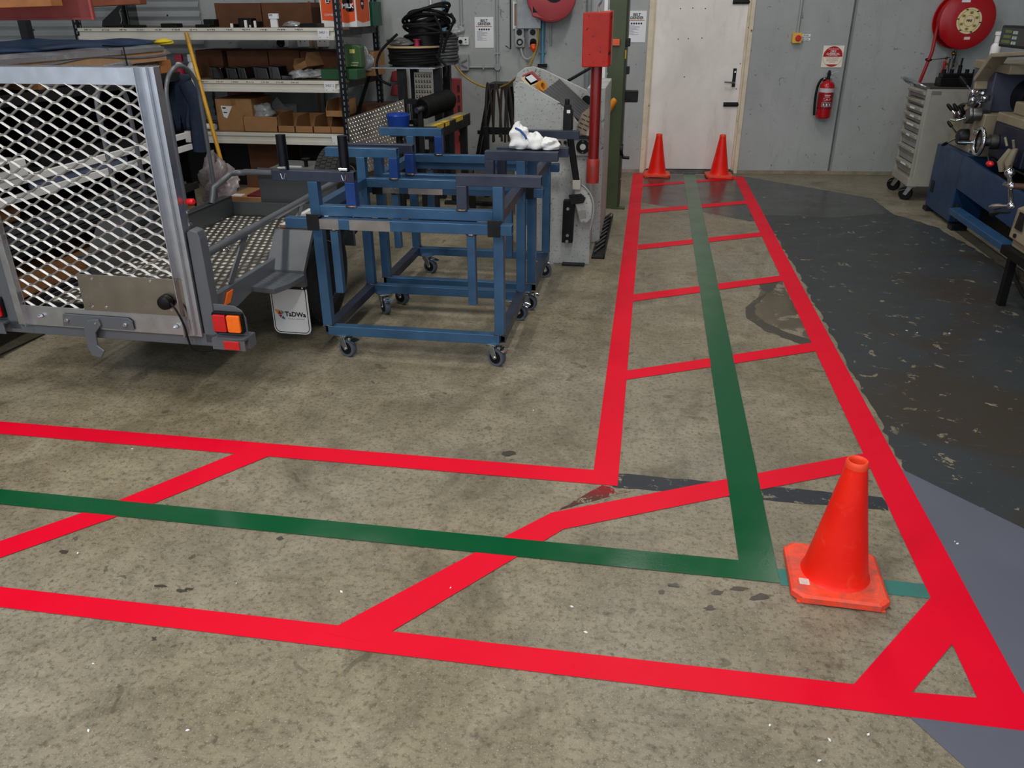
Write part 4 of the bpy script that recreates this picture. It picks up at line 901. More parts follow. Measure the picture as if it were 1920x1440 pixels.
part('wheel_hub', MB(CT_).cyl((2.53, 6.5, .72), (2.66, 6.5, .72), .035).cyl((2.60, 6.5, .72), (2.655, 6.5, .72), .055), M_STL, hw)
part('wheel_handle', MB(CT_).tube([(2.53, 6.57, .70), (2.50, 6.58, .70), (2.44, 6.59, .70), (2.41, 6.59, .70)], [.008, .012, .013, .007], 10), M_CHR, hw)
cs = part('cross_slide_dial', MB(CT_).rev([(0, .0), (.05, .0), (.056, .01), (.056, .02), (.045, .03), (.05, .04), (.05, .09), (.04, .10), (.03, .16)], (2.50, 6.78, .89), (1, 0, 0), 28), M_STL, t)
part('dial_handle', MB(CT_).cyl((2.50, 6.80, .86), (2.44, 6.82, .835), .007).tube([(2.45, 6.85, .83), (2.43, 6.92, .83)], .010), M_CHR, cs)
part('control_lever', MB(CT_).tube([(2.60, 6.45, .62), (2.57, 6.33, .60)], .006), M_STL, t); part('red_knob', MB(CT_).ball((2.56, 6.27, .59), .034, 12, (.8, 1.3, .7)), mat('red_knob', (206, 30, 34), .35), t)
part('lever_pair', MB(CT_).tube([(2.62, 6.12, .72), (2.59, 6.14, .62), (2.60, 6.13, .56)], [.02, .034, .02], 10).tube([(2.62, 6.04, .74), (2.60, 6.05, .64), (2.61, 6.04, .58)], [.018, .03, .018], 10).tube([(2.60, 6.15, .74), (2.58, 6.17, .80)], .009).tube([(2.60, 6.03, .75), (2.58, 6.02, .80)], .009), M_LBEI, t)
part('feed_screws', MB().cyl((2.72, 7.1, .70), (2.72, 4.5, .70), .015).cyl((2.72, 7.1, .63), (2.72, 4.5, .63), .011).cyl((2.72, 7.1, .56), (2.72, 4.5, .56), .011), M_STL, t)
# readout and bottle on top
ra, rb = XP(1884, 97, 2.66), XP(1960, 97, 2.66); zb_ = gd0.z+.018
t2 = thing('digital_readout', 'dark digital readout on top of the lathe guard', 'display', (2.66, (ra.y+rb.y)/2, zb_))
y1_, y0_ = ra.y, rb.y
part('case', MB().box(2.60, 2.68, y0_, y1_, zb_, zb_+.15), M_BLK, t2, .01)
part('screen', MB().box(2.597, 2.601, y0_+.03, y1_-.03, zb_+.02, zb_+.135), mat('dark_screen', (30, 34, 30), .2), t2)
for k in range(3): part('digit', MB().box(2.595, 2.5975, y1_-.22, y1_-.06-.02*k, zb_+.03+.035*k, zb_+.05+.035*k), mat('green_digits', (90, 110, 50), .4), t2)
for k in range(2):
    for j in range(3): part('key', MB().box(2.592, 2.5975, y1_-.33+.045*k, y1_-.30+.045*k, zb_+.025+.035*j, zb_+.045+.035*j), mat('pale_key', (170, 190, 186), .4), t2)
bp = XP(1862, 112, 2.80); bp.z = 1.27
t3 = thing('spray_bottle', 'small white bottle on the lathe headstock cover', 'bottle', bp)
part('bottle_body', MB().rev([(0, 0), (.035, 0), (.038, .01), (.038, .10), (.025, .12), (.018, .125)], bp, n=20), M_WHT, t3); part('bottle_cap', MB().rev([(.022, .125), (.022, .18), (.028, .185), (.028, .21), (0, .212)], bp, n=16), M_WHT, t3)

# ================================================================ beige machine head with crank at the frame edge
bx = thing('machine_vice', 'beige machine box with chrome ball crank on black stand', 'machine', (2.30, 4.95, 0))
P0 = XP(1905, 410, 2.18); 
oy, oz = P0.y, P0.z
part('stand', MB().box(2.16, 2.44, oy-.55, oy+.05, oz-.22, oz-.17).box(2.19, 2.23, oy-.05, oy, 0, oz-.2).box(2.38, 2.42, oy-.05, oy, 0, oz-.2).box(2.19, 2.23, oy-.5, oy-.45, 0, oz-.2).box(2.38, 2.42, oy-.5, oy-.45, 0, oz-.2), M_BLK, bx)
part('gear_case', MB().prism([(2.18, oy+.04, oz-.12), (2.18, oy+.02, oz+.06), (2.20, oy-.06, oz+.10), (2.20, oy-.40, oz+.10), (2.18, oy-.42, oz-.12)], (.25, 0, 0)).box(2.20, 2.42, oy-.40, oy+.02, oz-.17, oz-.12), M_LBEI, bx, .008, label='beige gear case')
part('window', MB().prism([(2.178, oy-.02, oz-.05), (2.178, oy-.04, oz+.05), (2.178, oy-.10, oz+.05), (2.178, oy-.12, oz-.05)], (-.004, 0, 0)), M_DST, bx); part('screw', MB().cyl((2.18, oy-.05, oz-.09), (2.17, oy-.05, oz-.09), .012), M_DST, bx)
cb = XP(1896, 386, 2.15); ct = XP(1893, 324, 2.15)
ck = part('crank', MB().cyl(cb, ct, .013, n=14).ball(cb, .024), M_CHR, bx, label='chrome ball crank')
part('crank_ball', MB().ball(ct, .030, 16), M_CHR, ck); mid_ = (cb+ct)/2+V((0, 0, .02)); part('crank_hub', MB().ball(mid_, .024).cyl(mid_+V((-.02, .05, 0)), mid_, .014), M_CHR, ck)
part('crank_shaft', MB().cyl(mid_, mid_+V((.20, -.05, 0)), .018), mat('rusty_bar', (84, 60, 46), .6, .5), ck)
hg = XP(1856, 388, 2.15); part('crank_grip', MB().tube([cb, cb+(hg-cb)*.35, cb+(hg-cb)*.55, cb+(hg-cb)*.8, hg], [.009, .010, .019, .021, .010], 12), M_CHR, ck)
part('small_lever', MB().tube([cb+V((0, .0, -.04)), cb+(hg-cb)*.45+V((0, 0, -.035)), cb+(hg-cb)*.8+V((0, 0, -.045))], [.008, .009, .02], 10), M_DST, bx)
cab = [FL(1900, 460, .2), FL(1898, 490, .08), FL(1905, 525, .02), FL(1925, 560, .012), FL(1960, 590, .012)]
solo('power_cable', MB().tube(bez(cab, 8), .012, 8), M_RUB, 'black cable running off the crank machine stand', 'cable')
# ================================================================ wall fittings left of the door
def pipe(name, px, y0, y1, r, mt, label, cat='conduit', off=.02, extra=None, group=None):
    a, b = WP(px, y0, off), WP(px, y1, off); z1 = b.z if y1 > 0 else 3.6
    zt = 3.6 if y0 <= 0 else a.z
    m = MB(WT).tube([(b.x, -off, min(b.z, zt)), (b.x, -off, zt)], r, 10)
    for k in range(3): m.box(b.x-r*1.8, b.x+r*1.8, -off-.004, 0, b.z+.12+.5*k, b.z+.14+.5*k)
    return solo(name, m, mt, label, cat, group)
t = wthing('conduit_run', 'grey conduit with round junction box and branch beside notice', 'conduit', WP(933, 126).x, .9)
q = WP(933, 126, .02)
part('riser', MB(WT).tube([(q.x, -.02, .93), (q.x, -.02, 3.6)], .0125, 10), M_GREYPVC, t)
part('junction_box', MB(WT).rev([(0, .045), (.032, .045), (.036, .035), (.036, 0)], (q.x, 0, q.z), (0, -1, 0), 24), M_GREYPVC, t)
part('branch', MB(WT).tube([(q.x-.32, -.02, q.z), (q.x, -.02, q.z)], .0125, 10), M_GREYPVC, t)
part('saddle', MB(WT).box(q.x-.16, q.x-.145, -.036, 0, q.z-.022, q.z+.022).box(q.x-.022, q.x+.022, -.036, 0, q.z+.13, q.z+.145), M_GREYPVC, t)
q = WP(871, 117, .04); t = wthing('isolator_box', 'pale grey isolator switch box at the conduit end', 'switch', q.x, q.z-.085)
part('case', MB(WT).prism([(q.x+a, 0, q.z+b) for a, b in rrect(.09, .165, .012)], (0, -.06, 0)), M_GREYPVC, t, .004)
part('switch_lever', MB(WT).beam((q.x-.03, -.066, q.z), (q.x+.03, -.066, q.z+.03), .012, .014).beam((q.x-.03, -.066, q.z-.02), (q.x+.03, -.066, q.z-.05), .012, .014), mat('grey_lever', (120, 122, 120), .5), t)
pipe('conduit', 866, 0, 70, .012, M_GREYPVC, 'grey conduit running down to the white outlet')
pipe('air_pipe', 834, 0, 60, .018, mat('blue_pipe', (84, 140, 168), .4), 'blue air pipe behind the coiled black cable', 'pipe')
pipe('conduit', 809, 0, 40, .011, M_WHT, 'white conduit behind the coiled black cable')
q = WP(869, 77, .03); t = wthing('power_outlet', 'white power outlet with black plug under the conduit', 'outlet', q.x, q.z-.04)
part('plate', MB(WT).prism([(q.x+a, 0, q.z+b) for a, b in rrect(.11, .075, .008)], (0, -.03, 0)), M_WHT, t, .003)
part('plug', MB(WT).cyl((q.x-.03, -.03, q.z-.005), (q.x-.03, -.065, q.z-.005), .02), M_BLK, t)
part('switch', MB(WT).box(q.x+.015, q.x+.03, -.034, -.03, q.z+.008, q.z+.022).box(q.x+.018, q.x+.022, -.032, -.03, q.z-.018, q.z-.006).box(q.x+.03, q.x+.034, -.032, -.03, q.z-.018, q.z-.006), M_DST, t)
# outlet bank: four industrial sockets, steel box and label holder
for k, (px, py) in enumerate(((974, 60), (999, 60))):
    q = WP(px, py, .05); t = wthing('socket', ('grey industrial socket below the label holder', 'grey industrial socket below the steel box')[k], 'socket', q.x, q.z-.05)
    part('case', MB(WT).prism([(q.x+a, 0, q.z+b) for a, b in rrect(.095, .10, .012)], (0, -.07, 0)), M_GREYPVC, t, .004); part('recess', MB(WT).cyl((q.x, -.07, q.z-.002), (q.x, -.076, q.z-.002), .03, n=20), M_BLK, t)
    q = WP(px+1, py+19, .05); t = wthing('socket', ('grey socket with a ringed face above the looped cable', 'grey socket with an orange plug in it')[k], 'socket', q.x, q.z-.05)
    part('case', MB(WT).prism([(q.x+a, 0, q.z+b) for a, b in rrect(.10, .10, .012)], (0, -.08, 0)), M_GREYPVC, t, .004)
    if k == 0:
        part('ring', MB(WT).rev([(.045, 0), (.045, .012), (.036, .012), (.036, .0)], (q.x, -.08, q.z), (0, -1, 0), 24), M_GREYPVC, t); part('face', MB(WT).cyl((q.x, -.08, q.z), (q.x, -.086, q.z), .034), M_DST, t); part('pins', MB(WT).cyl((q.x, -.086, q.z), (q.x, -.09, q.z), .018), M_GREYPVC, t)
        qa = q
    else:
        part('plug', MB(WT).cyl((q.x, -.08, q.z+.01), (q.x, -.12, q.z-.02), .034), M_DST, t); part('plug_body', MB(WT).tube([(q.x, -.12, q.z-.02), (q.x+.005, -.13, q.z-.06), (q.x+.005, -.125, q.z-.09)], [.03, .028, .014], 14), mat('orange_plug', (226, 84, 34), .4), t)
        qb = q
t = wthing('power_lead', 'yellow lead hanging from the orange plug', 'cable', qb.x, .9)
part('lead', MB(WT).tube(bez([(qb.x+.05, -.06, qb.z+.35), (qb.x+.05, -.08, qb.z+.05), (qb.x+.02, -.12, qb.z-.10), (qb.x-.06, -.14, qb.z-.28), (qb.x-.14, -.16, qb.z-.50)], 8), .009, 8), mat('yellow_cable', (178, 146, 52), .5), t)
t = wthing('loop_lead', 'grey lead looping between the two lower sockets', 'cable', qa.x, qa.z-.15)
part('lead', MB(WT).tube(bez([(qa.x+.01, -.06, qa.z-.05), (qa.x+.03, -.08, qa.z-.13), (qa.x+.075, -.09, qa.z-.165), (qb.x-.01, -.1, qb.z-.14), (qb.x+.005, -.12, qb.z-.09)], 8), .011, 8), M_GREYPVC, t)
q = WP(992, 28, .05); t = wthing('switch_box', 'scuffed steel switch box above the sockets', 'switch box', q.x, q.z-.12)
part('case', MB(WT).box(q.x-.125, q.x+.125, -.09, 0, q.z-.13, q.z+.17), mat('scuffed_zinc', (148, 150, 152), .4, .5, var=.25, scale=5), t, .004)
q = WP(968, 29, .02); t = wthing('label_holder', 'white framed holder with brown cards beside the switch box', 'holder', q.x, q.z-.11)
part('frame', MB(WT).box(q.x-.035, q.x+.035, -.03, 0, q.z-.13, q.z+.13), M_WHT, t, .002); part('slot', MB(WT).box(q.x-.018, q.x+.012, -.032, -.03, q.z-.10, q.z+.11), M_INK, t); part('cards', MB(WT).box(q.x-.008, q.x+.008, -.036, -.032, q.z-.10, q.z+.105), mat('tan_card', (196, 158, 122), .7), t)
# retractable air hose reel with its pipe
q = WP(1030, 5, .22); t = wthing('air_hose_reel', 'pinkish red plastic retractable hose reel high on wall', 'hose reel', q.x, q.z-.2)
M_PNK = mat('faded_red_plastic', (172, 66, 72), .45, var=.1)
part('housing', MB(WT).rev([(0, .12), (.20, .12), (.245, .10), (.255, .06), (.255, .0), (.245, -.06), (.2, -.08), (0, -.08)], (q.x+.02, -.16, q.z+.07), (0, -1, 0), 40), M_PNK, t)
part('nose', MB(WT).prism([(q.x-.23, -.27, q.z+.10), (q.x-.17, -.27, q.z-.13), (q.x+.02, -.27, q.z-.17), (q.x+.12, -.27, q.z-.15), (q.x, -.27, q.z+.1)], (0, .16, 0)), M_PNK, t, .012)
part('outlet_slot', MB(WT).box(q.x-.165, q.x-.07, -.276, -.268, q.z-.09, q.z-.02), M_BLK, t, .01)
part('drum_face', MB(WT).cyl((q.x+.05, -.275, q.z+.10), (q.x+.05, -.285, q.z+.10), .10, n=28), M_BLK, t)
part('mount', MB(WT).box(q.x-.05, q.x+.08, -.10, 0, q.z-.02, q.z+.2), M_DST, t)
pipe('air_pipe', 1017, 0, 122, .020, mat('blue_pipe', (84, 140, 168), .4), 'blue air pipe with a black end under hose reel', 'pipe', .03)
q = WP(1017, 122, .03); solo('pipe_clamp', MB(WT).box(q.x-.05, q.x+.05, -.06, -.008, q.z-.02, q.z+.012), M_BLK, 'black clamp holding the foot of the blue pipe', 'clamp')
pipe('conduit', 1032, 20, 85, .010, M_GREYPVC, 'short grey conduit beside the blue air pipe')
q = WP(957, 92, .05); solo('steel_rod', MB(WT).tube([(q.x, -.02, q.z+.9), (q.x, -.02, q.z), (q.x-.05, -.05, q.z+.03)], .006, 6), M_BLK, 'thin black hooked rod hanging beside the label holder', 'rod')
pipe('drain_pipe', 1099, 0, 190, .026, mat('grey_downpipe', (140, 146, 148), .5), 'grey downpipe behind the red box', 'pipe', .04)
# yellow extension lead hanging across the wall
t = wthing('extension_lead', 'yellow and black lead sagging between cable stand and grey machine', 'cable', -1.9, .8)
ys = [YP(847, 113, 8.6), YP(868, 140, 8.6), YP(895, 158, 8.55), YP(925, 166, 8.4), YP(948, 160, 8.0), YP(963, 150, 7.3), YP(972, 142, 6.7)]
part('lead', MB().tube(bez(ys, 8), .010, 8), mat('yellow_cable', (178, 146, 52), .5), t)

# ================================================================ grey steel-working machine with rod chute
def speck(name, c):
    tt = NT(name); vec = tt.coord(); c = RGB(*c)
    col = tt.ramp(tt.noise(vec, 5, 5, .65), [(.3, tuple(k*.78 for k in c[:3])), (.7, tuple(k*1.08 for k in c[:3]))])
    col = tt.mix(tt.ramp(tt.noise(vec, 70, 3, .6), [(.615, B0), (.65, (.85,)*3)]), col, RGB(70, 68, 64))
    col = tt.mix(tt.ramp(tt.noise(vec, 14, 4, .7, 1), [(.64, B0), (.67, (.8,)*3)]), col, RGB(60, 56, 50))
    tt.l(col, tt.p.inputs['Base Color']); tt.p.inputs['Roughness'].default_value = .5; return tt.m
M_SPK = speck('speckled_grey_paint', (176, 178, 174))
iw = thing('steel_worker', 'speckled grey steelworker machine with rods lying in its chute', 'machine', (-.63, 5.9, 0))
def xz(pts, Y): return [YP(x, y, Y) for x, y in pts]
YF, YR = 5.60, 6.15
fp = [(-.90, YF, 0), (-.37, YF, 0), (-.37, YF, .74), (-.42, YF, .90), (-.53, YF, 1.04), (-.62, YF, 1.10)]+[tuple(p) for p in xz([(1050, 193), (985, 156), (974, 153), (967, 157), (963, 168), (964, 185)], YF)]+[(-.912, YF, .9)]
part('front_plate', MB().prism(fp, (0, .03, 0)), M_SPK, iw, .004, label='speckled grey front plate')
rp = [tuple(p) for p in xz([(1107, 180), (1100, 169), (1018, 130), (1000, 125), (984, 127), (970, 138), (964, 156)], YR)]
part('rear_plate', MB().prism([(-.95, YR, .3), (-.42, YR, .3)]+rp, (0, .03, 0)), M_SPK, iw, .004)
part('body', MB().box(-.88, -.39, YF+.03, YR, 0, .88), M_SPK, iw, .004)
part('chute_floor', MB().add([YP(968, 170, YF+.03), YP(1060, 225, YF+.03), YP(1085, 205, YR), YP(975, 145, YR)], [(0, 1, 2, 3)]), mat('dusty_steel', (150, 148, 140), .6, .3), iw)
part('side_housing', MB().box(-.47, -.335, YR+.05, 7.05, 0, 1.15), M_SPK, iw, .006)
for k in range(3): part('side_knob', MB().cyl((-.40-.0*k, YR+.05, .95-.17*k), (-.40, YR+.02, .95-.17*k), .03), M_BLK, iw)
part('eye', MB().cyl(YP(1100, 188, YR), YP(1100, 188, YR)+V((0, -.03, 0)), .034, n=20), M_BLK, iw)
pn = part('gauge_panel', MB().box(YP(1034, 260, YF).x, YP(1066, 260, YF).x, YF-.02, YF, YP(1034, 277, YF).z, YP(1034, 257, YF).z), mat('panel_grey', (150, 150, 142), .5), iw, .002)
for px in (1041, 1049, 1060): c = YP(px, 267, YF-.02); part('knob', MB().cyl(c, c+V((0, -.015, 0)), .012, n=12), M_DST, pn)
c = YP(1093, 275, YF-.03); part('dial_plate', MB().box(c.x-.055, c.x+.05, YF-.03, YF, c.z-.06, c.z+.065), M_SPK, iw, .003)
dl = part('dial', MB().cyl(c, c+V((0, -.012, 0)), .045, n=32), M_BLK, iw, label='black round dial'); part('dial_face', MB().cyl(c+V((0, -.012, 0)), c+V((0, -.015, 0)), .02, n=20), mat('dial_grey', (190, 190, 184), .4), dl)
for z_ in (-.037, .037): part('dial_screw', MB().cyl(c+V((0, -.012, z_)), c+V((0, -.016, z_)), .006, n=8), M_STL, dl)
ht = YP(1093, 257, YF-.03); part('bar_ledge', MB().box(ht.x-.06, ht.x+.06, YF-.06, YF, ht.z-.008, ht.z+.006), M_DST, iw)
# foot switch column and lever in front
a = YP(1065, 205, 5.46); b = YP(1067, 245, 5.46); d = YP(1081, 340, 5.46)
sw = part('control_head', MB().box(a.x-.028, a.x+.032, 5.43, 5.52, b.z, a.z).cyl((a.x-.006, 5.46, a.z), (a.x-.006, 5.46, a.z+.065), .016).box(a.x-.025, a.x+.022, 5.43, 5.50, a.z-.01, a.z+.03), M_DST, iw, .006, label='dark control head')
part('head_label', MB().box(a.x-.004, a.x+.018, 5.425, 5.431, a.z-.02, a.z), M_PAP, sw)
part('control_pole', MB().beam(b, d, .042, .042, (0, 1, 0)), M_BLK, iw, .006)
part('pole_foot', MB().box(d.x-.025, d.x+.03, 5.43, 5.50, d.z-.05, d.z+.012), mat('pale_block', (176, 172, 160), .5), iw, .003)
e = [(1076, 352), (1092, 349), (1104, 360), (1111, 385), (1109, 410), (1100, 418), (1088, 417), (1083, 400), (1078, 380)]
part('pedal_guard', MB().prism(xz(e, 5.47), (0, .07, 0)), M_SPK, iw, .006, label='rounded pale guard')
part('guard_handle', MB().prism(xz([(1066, 366), (1090, 364), (1098, 372), (1094, 381), (1070, 384)], 5.455), (0, .02, 0)), M_DST, iw, .004)
part('guard_plate', MB().prism(xz([(1084, 396), (1098, 394), (1100, 408), (1086, 411)], 5.466), (0, .004, 0)), mat('panel_grey', (150, 150, 142), .5), iw)
bp_ = part('black_bracket', MB().prism(xz([(1056, 377), (1077, 378), (1073, 456), (1053, 455)], 5.52), (0, .07, 0)), M_BLK, iw, .003, label='black bolted bracket')
for px, py in ((1065, 391), (1064, 441), (1063, 452)): c = YP(px, py, 5.52); part('bolt', MB().cyl(c, c+V((0, -.012, 0)), .011, n=8), M_ZNC, bp_)
part('trip_hose', MB().tube(bez([YP(1088, 345, 5.47), YP(1098, 352, 5.46), YP(1110, 370, 5.46), YP(1113, 395, 5.46), YP(1106, 432, 5.46)], 8), .006, 6), M_GREYPVC, iw)
part('floor_foot', MB().box(-.56, -.40, YF-.06, YF, 0, .012), M_DST, iw)
# rods, booklet, tape and slotted board in the chute
for k in range(7):
    f_ = k/6; Y = 5.68+.055*k
    p = YP(1019+27*f_, 172-21*f_, Y); q_ = YP(1086+16*f_, 224-22*f_, Y)
    solo('steel_rod', MB().cyl(p, q_, .0165, n=10), mat('rod_steel', (84, 84, 86), .4, .8, var=.2), 'grey steel rod lying in the chute of the grey machine', 'rod', 'rods in the machine chute', base=q_)
t = thing('booklet', 'red and white booklet in the machine chute', 'booklet', YP(1000, 158, 5.85))
pb = [YP(979, 143, 5.85), YP(997, 135, 5.85), YP(1014, 151, 5.85), YP(995, 160, 5.85)]
part('cover', MB().prism(pb, (0, .03, .006)), mat('booklet_red', (150, 60, 56), .6), t); ce = sum(pb, V((0, 0, 0)))/4
part('title_panel', MB().prism([ce+(p-ce)*.62+V((0, -.003, 0)) for p in pb], (0, .002, 0)), M_PAP, t); part('pages', MB().prism([p+V((-.012, .0, -.012)) for p in pb], (0, .028, 0)), mat('page_cream', (226, 208, 172), .7), t)
p = YP(1015, 163, 5.78); solo('tape_roll', MB().rev([(.022, -.02), (.04, -.02), (.042, 0), (.04, .02), (.022, .02), (.022, -.02)], p, (.7, -.5, .4), 24), mat('amber_tape', (198, 136, 52), .35), 'amber tape roll in the machine chute', 'tape')
sb = thing('slotted_board', 'tan board with rows of slots at the chute end', 'board', YP(1095, 250, 5.60))
pb = [YP(1082, 236, 5.56), YP(1091, 213, 5.56), YP(1104, 203, 5.56), YP(1110, 212, 5.56), YP(1108, 232, 5.56), YP(1098, 254, 5.56), YP(1086, 250, 5.56)]
part('board', MB().prism(pb, (0, .02, 0)), mat('tan_board', (142, 126, 106), .7, var=.1), sb)
for i in range(2):
    for j in range(4):
        c = YP(1087+i*9+j*3.4, 239-j*7.5+i*4, 5.558); part('slot', MB().beam(c+V((-.012, 0, .006)), c+V((.012, 0, -.006)), .004, .005), M_INK, sb)
# offcut tray on the floor
t = thing('offcut_tray', 'low tray of dark steel offcuts beside the grey machine', 'tray', (-.32, 6.4, 0))
part('tray', MB().box(-.365, -.27, 5.75, 7.05, 0, .012).box(-.275, -.268, 5.75, 7.05, 0, .035), M_DST, t)
for k in range(9): y = 5.85+.13*k; part('offcut', MB().beam((-.35, y, .02+.006*(k % 2)), (-.29, y+.22, .022), .014, .012), M_STL, t)

# ================================================================ hanging red box on pipe, green column
M_RBX = mat('chipped_red_paint', (176, 40, 28), .42, var=.16, scale=8, spots=((64, 24, 20), 30, .62), spec=.3)
t = thing('red_weight', 'chipped red steel box with red pipe hanging from hook', 'weight', (-.36, 5.5, .60))
part('weight_box', MB().prism([(-.452, 5.43, 1.335), (-.288, 5.43, 1.335), (-.272, 5.45, 1.345), (-.272, 5.62, 1.345), (-.452, 5.62, 1.335)], (0, 0, .315)), M_RBX, t, .006, label='chipped red box')
part('pipe', MB().cyl((-.362, 5.52, .76), (-.362, 5.52, 1.335), .036, n=24), mat('dark_red_pipe', (132, 26, 24), .3, .2, var=.2, scale=10, coat=.3), t)
part('sleeve', MB().rev([(.041, 0), (.043, .01), (.043, .15), (.036, .16)], (-.362, 5.52, .60), n=24), mat('red_sleeve', (160, 46, 36), .45, var=.25, scale=14), t)
part('hook', MB().tube(bez([(-.36, 5.52, 1.65), (-.365, 5.52, 1.68), (-.35, 5.52, 1.71), (-.345, 5.52, 1.75)], 6), .007, 8), M_CHR, t); part('hanging_cable', MB().cyl((-.345, 5.52, 1.75), (-.345, 5.52, 5.2), .005, n=6), M_DST, t)
M_GRNC = mat('olive_green_paint', (62, 74, 44), .4, var=.1, scale=4)
gc = thing('green_column', 'olive green steel machine column with crank and levers', 'column', (-.32, 7.5, 0))
part('column', MB().box(-.395, -.25, 7.40, 7.72, .0, 2.9), M_GRNC, gc, .006); part('web', MB().box(-.25, -.235, 7.43, 7.69, .02, 2.88), mat('dark_olive', (44, 52, 34), .5), gc)
part('edge_strip', MB().box(-.44, -.41, 7.38, 7.40, .5, 2.8), M_WHT, gc, .003, label='white edge strip'); part('strip_stays', MB().box(-.43, -.39, 7.39, 7.41, .6, .63).box(-.43, -.39, 7.39, 7.41, 1.64, 1.66).box(-.43, -.39, 7.39, 7.41, 1.15, 1.17), M_ZNC, gc)
part('base_foot', MB().box(-.30, -.18, 7.38, 7.45, 0, .012), M_GRNC, gc)
def gp(px, py, Y=7.45): return YP(px, py, Y)
c = gp(1155, 79); part('orange_clip', MB().box(c.x-.045, c.x+.035, 7.36, 7.40, c.z-.025, c.z+.025), mat('orange_paint', (226, 92, 40), .4), gc, .004)
c = gp(1172, 80); part('valve_block', MB().box(c.x-.03, c.x+.045, 7.42, 7.5, c.z-.03, c.z+.035), M_DST, gc, .006); lv = part('valve_lever', MB().cyl(gp(1172, 75), gp(1163, 38), .008), M_ZNC, gc); part('lever_ball', MB().ball(gp(1162, 36), .018), M_BLK, lv)
part('black_knob', MB().ball(gp(1173, 45), .02, 12, (.7, 1, 1.6)), M_BLK, gc)
c = gp(1170, 102); part('yellow_block', MB().box(c.x-.02, c.x+.02, 7.42, 7.48, c.z-.035, c.z+.035), mat('yellow_paint', (216, 168, 34), .4), gc, .003); part('hook_arm', MB().prism(xz([(1165, 109), (1172, 109), (1170, 116), (1165, 122)], 7.44), (0, .03, 0)), M_DST, gc)
for px, py, w_, h_ in ((1172, 132, .075, .06), (1165, 152, .022, .035), (1169, 167, .03, .05), (1180, 181, .15, .095)):
    c = gp(px, py); part('guard_block', MB().box(c.x-w_/2, c.x+w_/2, 7.44, 7.54, c.z-h_/2, c.z+h_/2), M_DST, gc, .005)
part('yellow_handle', MB().tube([gp(1134, 222, 7.36), gp(1138, 212, 7.34), gp(1152, 188, 7.32), gp(1154, 186, 7.32)], [.016, .026, .026, .018], 12), mat('amber_handle', (222, 140, 20), .4), gc, label='amber yellow handle')
part('feed_screw', MB().cyl(gp(1163, 205), gp(1160, 290), .010), M_STL, gc)
c = gp(1164, 281); ck = part('crank_wheel', MB().cyl(c+V((-.02, 0, 0)), c+V((.02, 0, 0)), .05, n=22), M_BLK, gc); part('crank_handle', MB().cyl(gp(1167, 295), gp(1180, 296), .014).cyl(gp(1165, 285), gp(1168, 296), .012), M_BLK, ck)
part('chrome_fitting', MB().ball(gp(1162, 215), .018).ball(gp(1161, 228), .016), M_CHR, gc)
part('pin', MB().cyl(gp(1158, 335), gp(1164, 337), .012), M_STL, gc)
solo('stay_bar', MB().cyl(YP(1066, 151, 7.0), YP(1108, 127, 7.3), .013), M_DST, 'slanting dark bar between the chute and green column', 'bar')

# ================================================================ cable stand with spools
st_ = thing('cable_stand', 'black steel stand holding cable reels', 'stand', (-2.15, 7.7, 0)); zt = 1.195
part('top_plate', MB().box(-2.52, -1.93, 7.45, 8.05, zt-.012, zt), M_ZNC, st_, .002)
for x, y in ((-2.27, 7.55), (-1.95, 7.62), (-2.27, 7.98), (-1.95, 7.98)): part('leg', MB().rhs((x, y, 0), (x, y, zt-.012), .07, .07), M_DST, st_)
part('cross_member', MB().box(-2.27, -1.95, 7.58, 7.63, .62, .67).box(-2.27, -1.95, 7.95, 8.0, .35, .40).box(-2.3, -2.14, 7.50, 7.60, .88, .92).box(-2.3, -2.14, 7.50, 7.6, .70, .74), M_DST, st_)
part('bright_spindle', MB().cyl((-2.20, 7.50, .74), (-2.20, 7.50, .88), .025), M_ZNC, st_)
pf_ = part('perforated_panel', MB().box(-2.155, -1.985, 7.55, 7.556, .80, 1.15), mat('panel_stone', (140, 136, 124), .5), st_, .001, label='grey perforated panel')
for i in range(6):
    for j in range(7): x = -2.142+i*.026; z_ = .835+j*.045; part('louvre', MB().prism([(x, 7.549, z_), (x+.016, 7.549, z_+.004), (x+.016, 7.549, z_+.008), (x+.004, 7.549, z_+.013), (x+.004, 7.549, z_+.018), (x+.016, 7.549, z_+.022), (x, 7.549, z_+.026)], (0, -.002, 0)), M_INK, pf_)
def coil(cx, cy, z0, R0, n, pitch, r, seed=1, jitter=.006):
    rd = random.Random(seed); pts = []
    for k in range(n*28):
        a = 2*math.pi*k/28; rr = R0+jitter*math.sin(a*2.3+seed)+rd.uniform(-.002, .002)
        pts.append((cx+rr*math.cos(a), cy+rr*math.sin(a), z0+pitch*k/28))
    return pts
rl = thing('cable_reel', 'wide reel of black cable with a wooden top on the cable stand', 'cable reel', (-2.20, 7.74, zt))
part('windings', MB().tube(coil(-2.20, 7.74, zt+.014, .222, 7, .0205, .0125), .0125, 8), M_RUB, rl, label='black wound cable'); part('core', MB().cyl((-2.20, 7.74, zt), (-2.20, 7.74, zt+.155), .205, n=32), M_BLK, rl)
part('top_flange', MB().cyl((-2.20, 7.74, zt+.157), (-2.20, 7.74, zt+.170), .245, n=40), mat('ply_flange', (190, 168, 128), .7, var=.1), rl)
part('bag', MB().add(*crumple((-2.30, 7.66, zt+.20), .12, .10, .038, 4), smooth=True), mat('grey_film', (90, 88, 90), .3, var=.3, scale=20), rl)
part('red_spool', MB().rev([(.035, 0), (.035, .006), (.022, .008), (.022, .05), (.035, .052), (.035, .06)], (-2.12, 7.58, zt+.171), n=18), mat('crimson_spool', (150, 30, 60), .4), rl)
